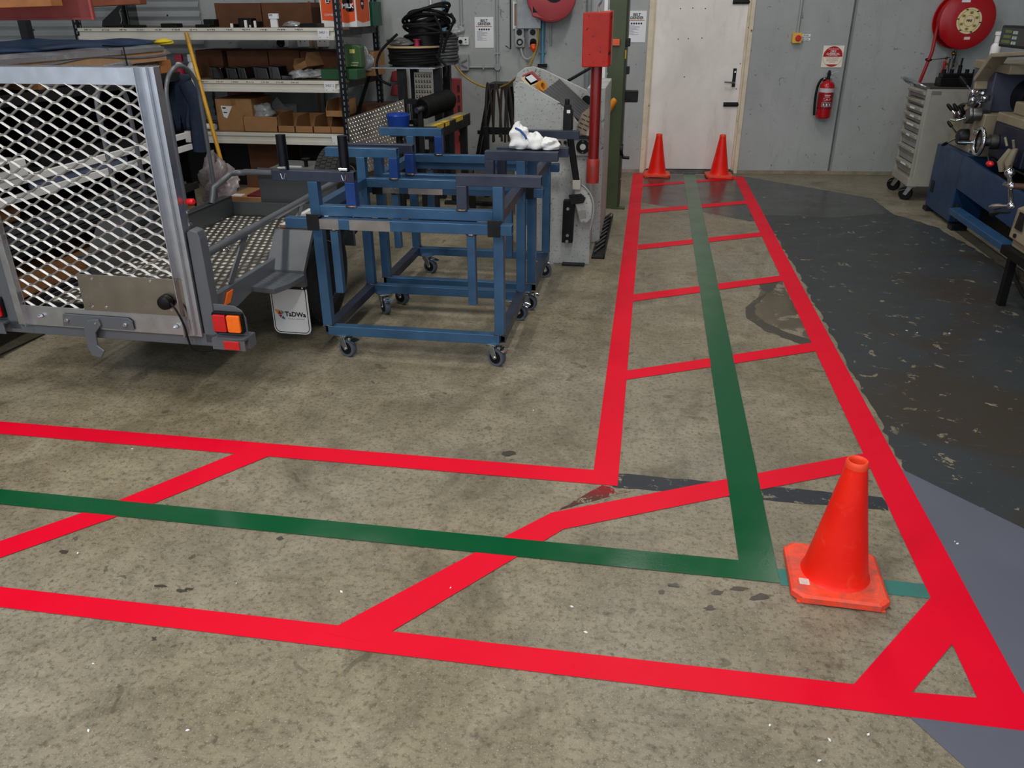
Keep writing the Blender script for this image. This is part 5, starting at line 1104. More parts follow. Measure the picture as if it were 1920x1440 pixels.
r2 = thing('cable_reel', 'grey corrugated hose reel standing behind the wooden topped reel', 'cable reel', (-1.93, 7.95, zt)); 
part('hose_windings', MB().tube(coil(-1.95, 7.90, zt+.02, .125, 9, .027, .012, 5), .0135, 8), mat('grey_hose', (72, 74, 76), .5), r2); part('core', MB().cyl((-1.95, 7.90, zt), (-1.95, 7.90, zt+.27), .11, n=24), mat('dark_grey_core', (90, 92, 94), .5), r2)
ch = thing('cable_coil', 'loose coil of thick black cable on top of the reels', 'cable coil', (-2.08, 7.80, zt+.2))
rd = random.Random(11)
for k in range(9):
    cx, cy, cz = -2.07+rd.uniform(-.03, .03), 7.80+rd.uniform(-.03, .03), zt+.255+.024*k; ra, rb = .20+rd.uniform(-.025, .02), .17+rd.uniform(-.03, .02); tl_ = rd.uniform(-.05, .08); tx = rd.uniform(-.10, .04)
    part('cable_loop', MB().tube([(cx+ra*math.cos(a*.2244), cy+rb*math.sin(a*.2244), cz+tl_*math.cos(a*.2244)+tx*math.sin(a*.2244)) for a in range(28)], .014, 8, True), M_RUB, ch)
part('coil_core', MB().cyl((-2.10, 7.80, zt+.171), (-2.10, 7.80, zt+.36), .15, n=28), M_BLK, ch)
for pts in ([(745, 64), (728, 80), (712, 100), (706, 125), (712, 148), (733, 160)], [(815, 30), (828, 60), (826, 90), (820, 110)], [(845, 25), (850, 40), (838, 70), (830, 100)], [(818, 105), (832, 118), (838, 130), (835, 143)]):
    part('cable_tail', MB().tube(bez([YP(x, y, 7.52) for x, y in pts], 8), .012, 8), M_RUB, ch)
pbag = YP(858, 60, 7.9); solo('plastic_bag', MB().add(*crumple(pbag+V((-.03, 0, 0)), .09, .06, .07, 9), smooth=True), mat('clear_grey_film', (150, 152, 154), .25, var=.2, scale=20), 'clear grey plastic bag beside the coiled black cable', 'bag')
# horizontal drum of hose, on the stand spindle
t = thing('hose_drum', 'black ribbed hose wound on a horizontal spindle', 'hose drum', (-1.9, 7.6, .62))
a, b = YP(788, 205, 7.12), YP(845, 185, 7.48); dd = (b-a).normalized()
part('spindle', MB().cyl(a-dd*.05, b+dd*.05, .025), M_STL, t); m = MB(); sx_ = dd.orthogonal().normalized(); sy_ = dd.cross(sx_)
for k in range(14): c = a+(b-a)*((k+1.5)/16); m.tube([c+sx_*(.076*math.cos(j*.3142))+sy_*(.076*math.sin(j*.3142)) for j in range(20)], .015, 8, True)
part('hose', m, M_RUB, t); part('drum_core', MB().cyl(a+dd*.03, b, .068, n=20), M_BLK, t); part('support', MB().box(b.x-.02, b.x+.02, b.y-.02, b.y+.02, 0, b.z-.02).box(a.x-.02, a.x+.02, a.y-.02, a.y+.02, 0, a.z-.02), M_DST, t)
# yellow taped channel and its table
t = thing('steel_channel', 'black channel with yellow taped edge on dark trestle', 'channel', (-1.75, 7.0, 0))
a, b = YP(806, 238, 6.55), YP(872, 212, 7.45); part('channel', MB().beam(a+V((0, 0, -.05)), b+V((0, 0, -.05)), .10, .10), M_BLK, t, .003); part('top_face', MB().beam(a+V((0, 0, .004)), b+V((0, 0, .004)), .10, .006), mat('dusty_grey_tape', (120, 116, 92), .6, var=.2), t)
for f0, f1 in ((.02, .2), (.25, .36), (.55, .75)): part('yellow_tape', MB().beam(a+(b-a)*f0+V((.051, -.0, -.012)), a+(b-a)*f1+V((.051, 0, -.012)), .004, .03).beam(a+(b-a)*f0+V((.028, 0, .008)), a+(b-a)*f1+V((.028, 0, .008)), .05, .003), mat('yellow_tape', (206, 168, 40), .5, var=.2, scale=30), t)
part('trestle', MB().box(a.x-.03, a.x+.03, a.y+.05, a.y+.11, 0, a.z-.1).box(b.x-.03, b.x+.03, b.y-.11, b.y-.05, 0, b.z-.1).box(a.x-.25, a.x+.35, a.y+.05, a.y+.11, 0, .03).box(b.x-.2, b.x+.3, b.y-.11, b.y-.05, 0, .03), M_DST, t, .003)
# dark rack bars between stand and machine
t = thing('bar_rack', 'low black steel rack of bar stock behind the trolleys', 'rack', (-1.25, 7.4, 0))
for z_, y_ in ((.63, 7.75), (.42, 7.45)): part('rail', MB().box(-1.55, -.95, y_, y_+.04, z_-.03, z_+.02), M_BLK, t)
part('bar_shelf', MB().box(-1.55, -.95, 7.0, 7.75, .30, .33), M_BLK, t)
for x, y in ((-1.53, 7.05), (-.97, 7.05), (-1.53, 7.74), (-.97, 7.74)): part('leg', MB().box(x-.025, x+.025, y-.025, y+.025, 0, .66 if y > 7.5 else .30), M_BLK, t)
for k in range(4): part('bar', MB().box(-1.52+.03*k, -1.1+.04*k, 7.1+.13*k, 7.16+.13*k, .33, .37+.02*(k % 2)), (M_STL, M_DST)[k % 2], t)
# pinkish slotted panel and red bins on the wall
q = WP(845, 200, .05)
t = thing('plastic_pallet', 'faded pink red plastic pallet with oval slots stood upright', 'pallet', YP(850, 270, 8.55)); M_PKP = mat('pink_red_plastic', (150, 60, 62), .5, var=.1)
pa, pb2 = YP(820, 146, 8.6), YP(870, 300, 8.6)
part('sheet', MB().box(pa.x, pb2.x, 8.58, 8.61, 0.25, pa.z), M_PKP, t, .01)
for i in range(3):
    for j in range(6):
        cx_ = pa.x+.055+i*.085; cz_ = pa.z-.10-j*.10-(i % 2)*.05
        part('slot', MB().prism([(cx_+x, 8.579, cz_+z_) for x, z_ in rrect(.026, .07, .012)], (0, -.003, 0)), mat('slot_dark', (70, 22, 24), .7), t)
part('panel_handle', MB().prism([(pa.x+.06+x, 8.579, pa.z-.04+z_) for x, z_ in rrect(.09, .03, .012)], (0, -.003, 0)), M_GREYPVC, t); part('stay', MB().box(pa.x+.03, pa.x+.05, 8.61, 9.0, 0, .3), M_DST, t)
q0, q1 = WP(683, 92, .02), WP(757, 190, .02); bdw = thing('tool_board', 'white wall board holding two red bins', 'board', WT @ V(((q0.x+q1.x)/2, 0, q1.z)))
part('panel', MB(WT).box(q0.x-.05, q1.x+.03, -.03, 0, q1.z, q0.z), mat('off_white_board', (176, 178, 176), .5, var=.06), bdw, .003)
for py in (142, 168):
    q = WP(747, py, .08); t = wthing('storage_bin', ('red plastic bin in the upper row of the white board', 'red plastic bin in the lower row of the white board')[py > 150], 'bin', q.x, q.z-.06)
    part('bin', MB(WT).prism([(q.x-.08, -.034, q.z-.05), (q.x-.055, -.034, q.z+.045), (q.x-.02, -.034, q.z+.055), (q.x+.08, -.034, q.z+.055), (q.x+.08, -.034, q.z-.055), (q.x-.05, -.034, q.z-.055)], (0, -.11, 0)), mat('dark_red_bin', (120, 14, 22), .45), t, .006)
# black trestle with dark cloth straps
t = thing('steel_trestle', 'black A-frame trestle draped with dark leads', 'trestle', (-1.53, 8.35, 0))
for Y in (8.25, 8.5):
    for s_ in (-1, 1): part('leg', MB().beam((-1.50+s_*.08, Y, .99), (-1.53+s_*.26, Y, 0), .035, .035), M_BLK, t)
    part('tie', MB().box(-1.72, -1.32, Y-.012, Y+.012, .52, .555), M_BLK, t)
part('ridge', MB().box(-1.60, -1.40, 8.22, 8.53, .96, 1.0), M_BLK, t)
for k, x in enumerate((-1.60, -1.52, -1.45, -1.40)): part('hung_lead', MB().tube(bez([(x-.03, 8.20, .50-.05*(k % 2)), (x-.02, 8.19, .75), (x, 8.21, 1.01), (x+.04, 8.20, .78), (x+.06, 8.19, .46)], 8), .013, 6), mat('brown_lead', (44, 36, 32), .6), t)
# leaning tread plate sheet and blue tub
M_CHK = mat('dull_tread_plate', (126, 120, 114), .38, .9, var=.15)
t = thing('tread_plate_sheet', 'tread plate sheet leaning on the shelf upright', 'sheet', YP(700, 290, 7.0))
cA, cB, cC, cD = YP(650, 222, 7.35), YP(757, 186, 7.35), YP(768, 300, 7.15), YP(664, 330, 7.15)
part('plate', MB().prism([cA, cB, cC, cD], (0, .006, 0)), M_CHK, t); m = MB(); nr = (cB-cA).cross(cD-cA).normalized(); nr = nr if nr.y < 0 else -nr
for i in range(20):
    for j in range(15):
        f, g_ = (i+.5+(j % 2)*.5)/20.6, (j+.5)/15; c = (cA*(1-f)+cB*f)*(1-g_)+(cD*(1-f)+cC*f)*g_; tx = (cB-cA).normalized(); ty = (cD-cA).normalized(); dg = (tx*.45+ty*.9).normalized(); pr2 = dg.cross(nr)
        m.add([c-dg*.014, c+pr2*.004, c+dg*.014, c-pr2*.004, c+nr*.004], [(0, 1, 4), (1, 2, 4), (2, 3, 4), (3, 0, 4)])
part('tread_bumps', m, M_TRDB, t, kind='stuff')
c = YP(748, 245, 7.05); t = thing('blue_tub', 'blue plastic tub on a stool behind the trolleys', 'tub', (c.x, 7.05, 0)); part('tub', MB().rev([(.07, 0), (.085, .01), (.10, .13), (.105, .15), (.09, .165), (.06, .17)], (c.x, 7.05, c.z-.02), n=24), mat('blue_plastic', (20, 60, 150), .35), t); part('stool', MB().cyl((c.x, 7.05, 0), (c.x, 7.05, c.z-.02), .03).cyl((c.x, 7.05, c.z-.04), (c.x, 7.05, c.z-.02), .09), M_DST, t)
# ================================================================ pallet shelving along the back wall
M_UPR = mat('black_upright', (24, 27, 34), .4, .4, var=.15)
M_BEAM = mat('cream_shelf_beam', (214, 211, 200), .4, var=.06, scale=4)
SX0, SX1, SY0, SY1 = -5.56, -2.90, 7.70, 8.78
LV = [.572, 1.058, 1.518]
sh = thing('storage_shelving', 'black upright shelving with cream beams along the back wall', 'shelving', ((SX0+SX1)/2, (SY0+SY1)/2, 0))
for x in (SX0, SX1):
    for y in (SY0, SY1 if x == SX1 else 8.50):
        m = MB().box(x-.03, x+.03, y-.004, y, 0, 2.6).box(x+.026, x+.03, y, y+.045, 0, 2.6).box(x-.03, x-.026, y, y+.045, 0, 2.6)
        up = part('upright', m, M_UPR, sh, label='black slotted upright')
        sl = MB()
        for k in range(48): sl.box(x-.006, x+.006, y-.006, y-.004, .06+k*.052, .09+k*.052)
        for k in range(48): sl.box(x+.03, x+.0315, y+.015, y+.027, .06+k*.052, .09+k*.052)
        part('slots', sl, mat('slot_glint', (150, 152, 156), .4, .5), up, kind='stuff')
part('diagonal_brace', MB().beam((SX1+.02, SY0+.05, .55), (SX1+.02, SY1-.02, 1.30), .006, .04, (1, 0, 0)), M_DST, sh)
for z in LV:
    for y, s_ in ((SY0-.02, 1), (8.46, -1)):
        part('beam', MB().box(SX0+.03, SX1-.03, y-.014, y+.014, z-.030, z).box(SX0+.03, SX1-.03, y+.006, y+.014, z-.075, z-.03).box(SX0+.03, SX1-.03, y-.020, y+.014, z-.105, z-.068), M_BEAM, sh, .003, label='cream ribbed beam')
    part('end_tie', MB().box(SX1-.02, SX1+.02, SY0, SY1, z-.07, z-.02).box(SX0-.02, SX0+.02, SY0, 8.5, z-.07, z-.02), M_UPR, sh)
    part('shelf_board', MB().prism([(SX0+.03, SY0, z-.02), (SX1+.02, SY0, z-.02), (SX1+.02, SY1, z-.02), (SX0+.03, 8.48, z-.02)], (0, 0, .02)), mat('shelf_ply', (120, 104, 84), .7), sh)
for i, (z, px) in enumerate(((LV[2], 606), (LV[1], 618), (LV[0], 632))):
    c = YP(px, 60 if i == 0 else 158 if i == 1 else 255, SY0-.042); lb = part('shelf_label', MB().prism([(c.x-.058, SY0-.042, z-.012), (c.x+.058, SY0-.042, z-.012), (c.x+.050, SY0-.042, z-.095), (c.x-.050, SY0-.042, z-.095)], (0, .003, 0)), M_PAP, sh, label='white shelf label')
    if i < 2: text('label_text', 'SHELF  %d' % (i+1), .030, (c.x, SY0-.0425, z-.040), (1, 0, 0), ZD, M_INK, lb, sx=.75)
    for dx in (-.035, .035): part('label_screw', MB().cyl((c.x+dx, SY0-.042, z-.08), (c.x+dx, SY0-.0435, z-.08), .004, n=8), M_INK, lb)
rdm = random.Random(5)
for z, y_, n_ in ((LV[2], 54, 13), (LV[1], 152, 8)):
    for k in range(n_):
        px = 165+k*33 if z > 1.4 else 385+k*28
        if px > 575: continue
        c = YP(px, y_, SY0-.035); m = MB()
        for j in range(5): w_ = rdm.uniform(.004, .011); m.box(c.x-.04+j*.016, c.x-.04+j*.016+w_, SY0-.0353, SY0-.034, z-.020+rdm.uniform(-.002, .002), z-.011+rdm.uniform(-.002, .003))
        part('beam_marking', m, M_INK, sh, label='handwritten part mark')
# ---- goods on the shelves
def sbox(name, lv, x0, x1, ytop, Y, depth, mt, label, cat, group=None, bevel=.002, drop=0):
    z = LV[lv]; a = YP(x0, ytop, Y); b = YP(x1, ytop, Y); x_a = YP(x0, ytop+20, Y).x; h = a.z-z
    return solo(name, MB().box(a.x, b.x, Y, Y+depth, z, z+max(h, .02)), mt, label, cat, group, bevel=bevel)
def carton(lv, x0, x1, ytop, Y, depth, mt, label, group=None, tape=True):
    z = LV[lv]; a = YP(x0, ytop, Y); b = YP(x1, ytop, Y); t = thing('cardboard_box', label, 'box', ((a.x+b.x)/2, Y+depth/2, z), group)
    part('carton', MB().box(a.x, b.x, Y, Y+depth, z, a.z), mt, t, .003)
    c = (a.x+b.x)/2
    part('flap_seam', MB().box(a.x+.004, b.x-.004, Y+depth*.49, Y+depth*.51, a.z-.001, a.z+.0006), M_INK, t)
    if tape: part('tape', MB().box(c-.025, c+.025, Y-.0012, Y+depth+.001, a.z-.06, a.z+.001), mat('brown_tape', (136, 92, 52), .3), t)
    return t
carton(2, 401, 487, 6, 8.1, .5, M_CARD2, 'brown carton behind the black parts on the top shelf', tape=False)
carton(2, 489, 582, 5, 8.1, .5, M_CARD2, 'brown carton behind the white bottle tag on top shelf', tape=False)
for k, (x0, x1, yt, Y) in enumerate(((380, 400, 36, 8.0), (430, 437, 45, 7.8), (445, 470, 34, 7.85), (472, 482, 40, 7.8), (300, 330, 44, 7.8), (365, 392, 46, 7.78), (575, 590, 46, 7.78), (230, 262, 47, 7.8))):
    sbox('machined_part', 2, x0, x1, yt, Y, .12, M_BLK, ('black block against the first top shelf carton', 'slim dark block between two small white tags', 'tall dark block in front of the first top shelf carton', 'small dark block beside the tall dark block', 'low dark block on the top shelf above the blue tarp', 'low dark block beside the tagged dark blocks', 'small dark block next to the coffee carton', 'long low dark block near the far shelf upright')[k], 'part', 'dark parts on the top shelf', .008)
for k, (x0, x1, yt) in enumerate(((431, 435, 44), (457, 461, 38), (475, 478, 39), (467, 469, 47))):
    sbox('label_tag', 2, x0, x1, yt, 7.76, .02, M_PAP, 'small white tag among the dark top shelf parts', 'tag', 'tags on the top shelf', .001)
z = LV[2]; a = YP(514, 40, 7.78)
t = thing('bottle_pack', 'white printed packet standing on the top shelf', 'packet', (a.x, 7.78, z)); part('packet', MB().box(a.x-.035, a.x+.03, 7.77, 7.80, z, z+.115).box(a.x-.045, a.x+.045, 7.765, 7.80, z+.075, z+.12), M_PAP, t, .003); part('print', MB().box(a.x-.035, a.x-.005, 7.762, 7.765, z+.10, z+.115), mat('grey_print', (150, 154, 162), .7), t)
a = YP(548, 50, 7.78); solo('foil_pouch', MB().add(*crumple((a.x, 7.80, z+.022), .09, .06, .03, 21), smooth=True), mat('silver_foil', (190, 192, 194), .3, .7), 'silver pouch lying flat on the top shelf', 'pouch')
solo('black_tray', MB().box(YP(565, 50, 7.8).x, YP(597, 50, 7.8).x, 7.76, 7.95, z, z+.035), M_BLK, 'black tray beside the silver pouch', 'tray', bevel=.004)
# coffee carton on the top shelf: orange panels
a, b = YP(593, 2, 7.95), YP(660, 2, 7.95); x_s = YP(678, 2, 8.2).x; M_ORG = mat('orange_print_card', (226, 84, 22), .5, var=.05)
t = thing('coffee_carton', 'white and orange coffee and milk carton on top shelf', 'box', ((a.x+b.x)/2, 8.1, z)); x0_, x1_ = a.x+.03, b.x+.03; zt_ = z+.30
part('carton', MB().box(x0_, x1_, 7.95, 8.35, z, zt_), M_WHT, t, .003)
part('orange_panel', MB().prism([(x0_+.012, 7.949, zt_-.025), (x1_-.012, 7.949, zt_-.025), (x1_-.012, 7.949, z+.055), (x1_-.09, 7.949, z+.035), (x0_+.11, 7.949, z+.055), (x0_+.012, 7.949, z+.06)], (0, -.001, 0)), M_ORG, t, label='orange printed panel')
part('orange_panel', MB().prism([(x1_+.0005, 7.965, zt_-.02), (x1_+.0005, 8.33, zt_-.02), (x1_+.0005, 8.33, z+.05), (x1_+.0005, 8.12, z+.035), (x1_+.0005, 7.965, z+.06)], (.001, 0, 0)), M_ORG, t)
for dx, dz, r in ((.085, .225, .025), (.26, .215, .035), (.30, .225, .028), (.235, .175, .02), (.285, .165, .035), (.31, .16, .03)):
    part('dark_blot', MB().cyl((x0_+dx, 7.948, z+dz), (x0_+dx, 7.9472, z+dz), r, n=20), mat('dark_brown_print', (40, 12, 16), .6), t)
text('carton_text', "L2'", .040, (x0_+.083, 7.9465, z+.222), (1, 0, 0), ZD, M_PAP, t, bold=.001)
text('carton_text', 'MILK', .052, (x0_+.275, 7.9465, z+.180), (1, 0, 0), ZD, M_PAP, t, bold=.002); text('carton_text', 'COFFEE', .026, (x0_+.085, 7.9465, z+.105), (1, 0, 0), ZD, M_PAP, t)
part('dark_blot', MB().cyl((x1_+.001, 8.14, z+.20), (x1_+.0022, 8.14, z+.20), .05, n=20), mat('dark_brown_print', (40, 12, 16), .6), t); text('carton_text', 'MILK', .03, (x1_+.0030, 8.14, z+.20), (0, 1, 0), ZD, M_PAP, t, bold=.001)
a = YP(678, 30, 8.45); t = thing('green_crate', 'dark green ribbed crate on the top shelf', 'crate', (a.x+.06, 8.5, z)); part('crate', MB().box(a.x-.02, a.x+.13, 8.42, 8.7, z, z+.22), mat('green_crate', (10, 84, 58), .45), t, .004)
for k in range(4): part('rib', MB().box(a.x+.0+.03*k, a.x+.008+.03*k, 8.415, 8.42, z+.01, z+.19), mat('green_crate', (10, 84, 58), .45), t)
# middle shelf: long brown cartons, black plastic parts, green case
for k, (x0, x1, yt) in enumerate(((365, 415, 94), (424, 500, 95), (502, 560, 94), (562, 640, 96))):
    carton(1, x0, x1, yt, 8.1, .45, M_CARD2, ('brown carton at the yellow pole on the middle shelf', 'brown carton behind the glossy black strip', 'brown carton behind the open bin on middle shelf', 'brown carton beside the green case on middle shelf')[k], tape=False)
for k, (x0, x1, yt) in enumerate(((394, 418, 124), (424, 445, 125), (446, 462, 124), (476, 503, 124), (504, 525, 122), (528, 552, 140))):
    a = YP(x0, yt, 7.78); b = YP(x1, yt, 7.78); z = LV[1]; t = thing('plastic_moulding', 'glossy black plastic moulding on middle shelf, %s from the yellow pole' % ('first', 'second', 'third', 'fourth', 'fifth', 'sixth')[k], 'moulding', ((a.x+b.x)/2, 7.85, z), 'black mouldings on the middle shelf')
    part('moulding', MB().prism([(a.x, 7.77, z), (b.x, 7.77, z), (b.x-.02, 7.77, a.z*.9+z*.1), (a.x-.01, 7.77, a.z)], (0, .2, 0)), mat('glossy_black', (14, 14, 16), .12, coat=.5), t, .008); part('rib', MB().box(a.x+.02, a.x+.027, 7.764, 7.77, z+.01, a.z-.03), mat('glossy_black', (14, 14, 16), .12, coat=.5), t, .002)
def bin_(cx, Y, z, w, d, hb, hf, rx=0, ry=0, label='', group=None):
    T = Matrix.Translation((cx, Y, z)) @ Matrix.Rotation(ry, 4, 'Z') @ Matrix.Rotation(rx, 4, 'Y'); t_ = .004
    t = thing('cardboard_bin', label, 'bin', (cx, Y, z), group)
    m = MB(T).box(-w/2, w/2, 0, d, 0, t_).box(-w/2, w/2, 0, t_, 0, hf).box(-w/2, w/2, d-t_, d, 0, hb)
    part('tray', m, M_CARD, t); 
    for s_ in (-1, 1): part('side', MB(T).prism([(s_*w/2, 0, 0), (s_*w/2, d, 0), (s_*w/2, d, hb), (s_*w/2, d*.22, hb), (s_*w/2, 0, hf)], (-s_*t_, 0, 0)), M_CARD, t)
    return t
c = YP(567, 131, 7.9); bin_(c.x, 7.88, LV[1]+.085, .17, .28, .13, .06, -.35, -.3, 'tipped cardboard bin lying on the middle shelf')
c = YP(588, 138, 7.78)
for k, (px, s_) in enumerate(((560, .10), (588, .12), (570, .07))): c = YP(px, 140, 7.8); solo('plastic_pouch', MB().add(*crumple((c.x, 7.82+.05*k, LV[1]+.04), s_, .07, .045, 31+k), smooth=True), mat('clear_pouch', (150, 152, 154), .22, var=.35, scale=25), ('crinkled clear pouch under the tipped cardboard bin', 'crinkled clear pouch touching the green case', 'smaller crinkled pouch between two larger pouches')[k], 'pouch', 'pouches on the middle shelf')
z = LV[1]; a, b = YP(632, 90, 7.95), YP(674, 90, 7.95); M_GC = mat('green_case', (58, 92, 50), .45, var=.06)
t = thing('green_case', 'green plastic drill case on the middle shelf', 'case', ((a.x+b.x)/2, 8.05, z)); part('upper', MB().prism([(a.x+.02, 7.95, z+.10), (b.x+.01, 7.95, z+.10), (b.x+.01, 7.95, z+.29), (b.x-.03, 7.95, z+.305), (a.x, 7.95, z+.305)], (0, .12, 0)), M_GC, t, .012); part('lower', MB().box(a.x-.13, b.x+.01, 7.80, 8.05, z, z+.095), mat('green_case_lower', (34, 84, 48), .45), t, .008)
part('badge', MB().box(b.x-.10, b.x-.05, 7.944, 7.95, z+.23, z+.265), mat('yellow_badge', (206, 200, 110), .5), t); text('case_text', 'METABO', .016, (b.x-.06, 7.9435, z+.15), (1, 0, 0), ZD, mat('pale_olive', (170, 176, 130), .6), t) if False else part('print_mark', MB().box(b.x-.09, b.x-.02, 7.944, 7.95, z+.14, z+.15).box(b.x-.10, b.x-.03, 7.944, 7.95, z+.118, z+.128), mat('pale_olive', (170, 176, 130), .6), t)
c = YP(687, 118, 8.3); t = carton(1, 677, 700, 98, 8.3, .35, M_CARD, 'cardboard box under clear film by the rear upright')
part('film', MB().add(*crumple((c.x, 8.27, LV[1]+.13), .07, .03, .12, 17), smooth=True), mat('clear_grey_film', (150, 152, 154), .25), t)
# lower shelf: carton, bins
t = carton(0, 402, 470, 185, 7.78, .45, M_CARD, 'cardboard carton with a torn white label on the lower shelf'); a = YP(426, 210, 7.778)
part('torn_label', MB().prism([(a.x-.06, 7.7785, a.z+.06), (a.x+.06, 7.7785, a.z+.055), (a.x-.01, 7.7785, a.z-.06), (a.x-.045, 7.7785, a.z-.045)], (0, -.001, 0)), M_PAP, t); part('label_print', MB().box(a.x-.045, a.x-.01, 7.7765, 7.7775, a.z+.03, a.z+.045).box(a.x-.04, a.x+.0, 7.7765, 7.7775, a.z-.01, a.z+.0), M_INK, t)
z = LV[0]; a, b = YP(456, 218, 7.75), YP(520, 218, 7.75); bin_((a.x+b.x)/2, 7.74, z, b.x-a.x, .40, .17, .145, 0, 0, 'wide cardboard tray with clear bag on the lower shelf')
solo('plastic_pouch', MB().add(*crumple(((a.x+b.x)/2-.02, 7.88, z+.16), .12, .09, .09, 41), smooth=True), mat('clear_pouch', (150, 152, 154), .22), 'clear bag poking out of the wide cardboard tray', 'pouch')
for k, px in enumerate((537, 571, 605, 637)):
    c = YP(px, 235, 7.76); w_ = YP(px+17, 235, 7.76).x-YP(px-16, 235, 7.76).x; bin_(c.x, 7.74, z, w_, .38, .145, .062, 0, 0, 'empty cardboard bin in the row, %s from the wide tray' % ('first', 'second', 'third', 'fourth')[k], 'row of cardboard bins')
c = YP(627, 205, 7.72); bin_(c.x, 7.72, z+.155, .185, .36, .145, .058, 0, 0, 'cardboard bin stacked on top of the bin row')
a, b = YP(660, 195, 8.2), YP(704, 195, 8.2); solo('long_carton', MB().box(a.x, b.x, 8.2, 8.6, z, z+.20), M_CARD2, 'dark carton by the diagonal brace on the lower shelf', 'box', bevel=.003)
c = YP(525, 200, 8.5); solo('paper_sheet', MB().prism([(c.x-.10, 8.45, z+.16), (c.x, 8.45, z+.26), (c.x+.08, 8.45, z+.16)], (0, .003, 0)).box(c.x-.11, c.x+.10, 8.455, 8.7, z, z+.16), M_PAP, 'white folded paper at the back of the lower shelf', 'paper')
for k, (px, py) in enumerate(((355, 235), (372, 240))): c = YP(px, py, 7.75); solo('pipe_fitting', MB().tube([(c.x-.07, 7.78+.05*k, z+.05), (c.x+.05, 7.76+.05*k, z+.035)], [.05, .03], 14).tube([(c.x+.05, 7.76+.05*k, z+.035), (c.x+.16, 7.75+.05*k, z+.032)], .03, 12), M_WHT, ('white plastic pipe fitting behind another one on lower shelf', 'white plastic pipe fitting touching the yellow pole on lower shelf')[k], 'fitting', 'white fittings')
sbox('red_carton', 0, 425, 470, 168, 8.3, .3, mat('dark_red_card', (104, 20, 28), .6), 'dark red carton at the back of the lower shelf', 'box')
# white spray bottle and grey can by the pole, on the middle shelf
for nm, px, colr, lb in (('spray_bottle', 337, (150, 30, 54), 'white bottle with crimson trigger on the middle shelf'), ('aerosol_can', 361, (206, 206, 204), 'white aerosol can beside the yellow pole')):
    c = YP(px, 140, 7.76); t = thing(nm, lb, 'bottle', (c.x, 7.78, LV[1])); part('bottle_body', MB().rev([(0, 0), (.042, 0), (.044, .01), (.044, .12), (.025, .15), (.018, .155)], (c.x, 7.78, LV[1]), n=20), M_WHT, t); part('trigger_head', MB().box(c.x-.03, c.x+.045, 7.76, 7.80, LV[1]+.155, LV[1]+.225), mat('head_%d' % colr[0], colr, .4), t, .008); part('label', MB().rev([(.0447, .03), (.0447, .10)], (c.x, 7.78, LV[1]), n=20), mat('head_%d' % colr[0], colr, .4), t)
# things on the floor below the shelves
solo('floor_carton', MB().box(YP(455, 270, 7.8).x, YP(520, 270, 7.8).x, 7.9, 8.3, 0, .46), M_CARD2, 'big brown carton on the floor under the shelving', 'box', bevel=.004)
a, b = YP(492, 310, 7.0), YP(600, 310, 7.0); t = thing('steel_chest', 'flat grey steel chest lid with black knob under shelving', 'chest', ((a.x+b.x)/2, 7.3, 0)); part('chest', MB().box(a.x, b.x, 6.95, 7.55, 0, .30), M_TRLD, t, .006); part('lid', MB().box(a.x-.01, b.x+.01, 6.93, 7.57, .305, .335), mat('lid_grey', (118, 120, 118), .45), t, .004); c = YP(568, 292, 7.2); part('knob', MB().rev([(.018, 0), (.018, .05), (.04, .06), (.04, .075), (0, .08)], (c.x, 7.25, .335), n=18), M_BLK, t); part('white_strip', MB().box(c.x-.17, c.x-.03, 7.2, 7.22, .335, .347), M_WHT, t)
a = YP(430, 355, 6.6); t = thing('open_carton', 'open cardboard carton on the floor beyond the trailer front', 'box', (a.x+.2, 6.7, 0)); part('carton', MB().box(a.x+.02, a.x+.5, 6.5, 6.9, 0, .20), M_CARD, t, .003); part('flap', MB().prism([(a.x+.02, 6.9, .20), (a.x+.5, 6.9, .20), (a.x+.5, 6.915, .33), (a.x+.02, 6.915, .33)], (0, .004, 0)), M_CARD2, t); part('red_sheet', MB().box(a.x+.2, a.x+.55, 6.52, 6.85, .2, .215), mat('dark_red_card', (104, 20, 28), .6), t); part('white_leaf', MB().box(a.x+.05, a.x+.14, 6.52, 6.60, .2, .206), M_PAP, t)
c = YP(410, 340, 6.9); solo('plastic_bag', MB().add(*crumple((c.x, 6.9, .20), .16, .14, .26, 51), smooth=True), mat('clear_bag_film', (150, 138, 140), .25, var=.35, scale=14), 'clear bag with purple print on the floor by yellow pole', 'bag')
# ---- yellow pole
pA, pB = YP(349, 62, 7.64), YP(434, 372, 7.28); pB.z = max(pB.z, .0)
pl = thing('yellow_pole', 'worn yellow pole leaning against the shelving', 'pole', pB)
part('pole', MB().cyl(pB, pA, .019, n=16), mat('worn_yellow_paint', (220, 162, 24), .35, var=.1, spots=((40, 34, 26), 22, .67), scale=5), pl); part('bare_end', MB().cyl(pA-(pA-pB).normalized()*.10, pA+(pA-pB).normalized()*.002, .0195, n=16), mat('worn_ochre', (186, 138, 50), .4), pl)
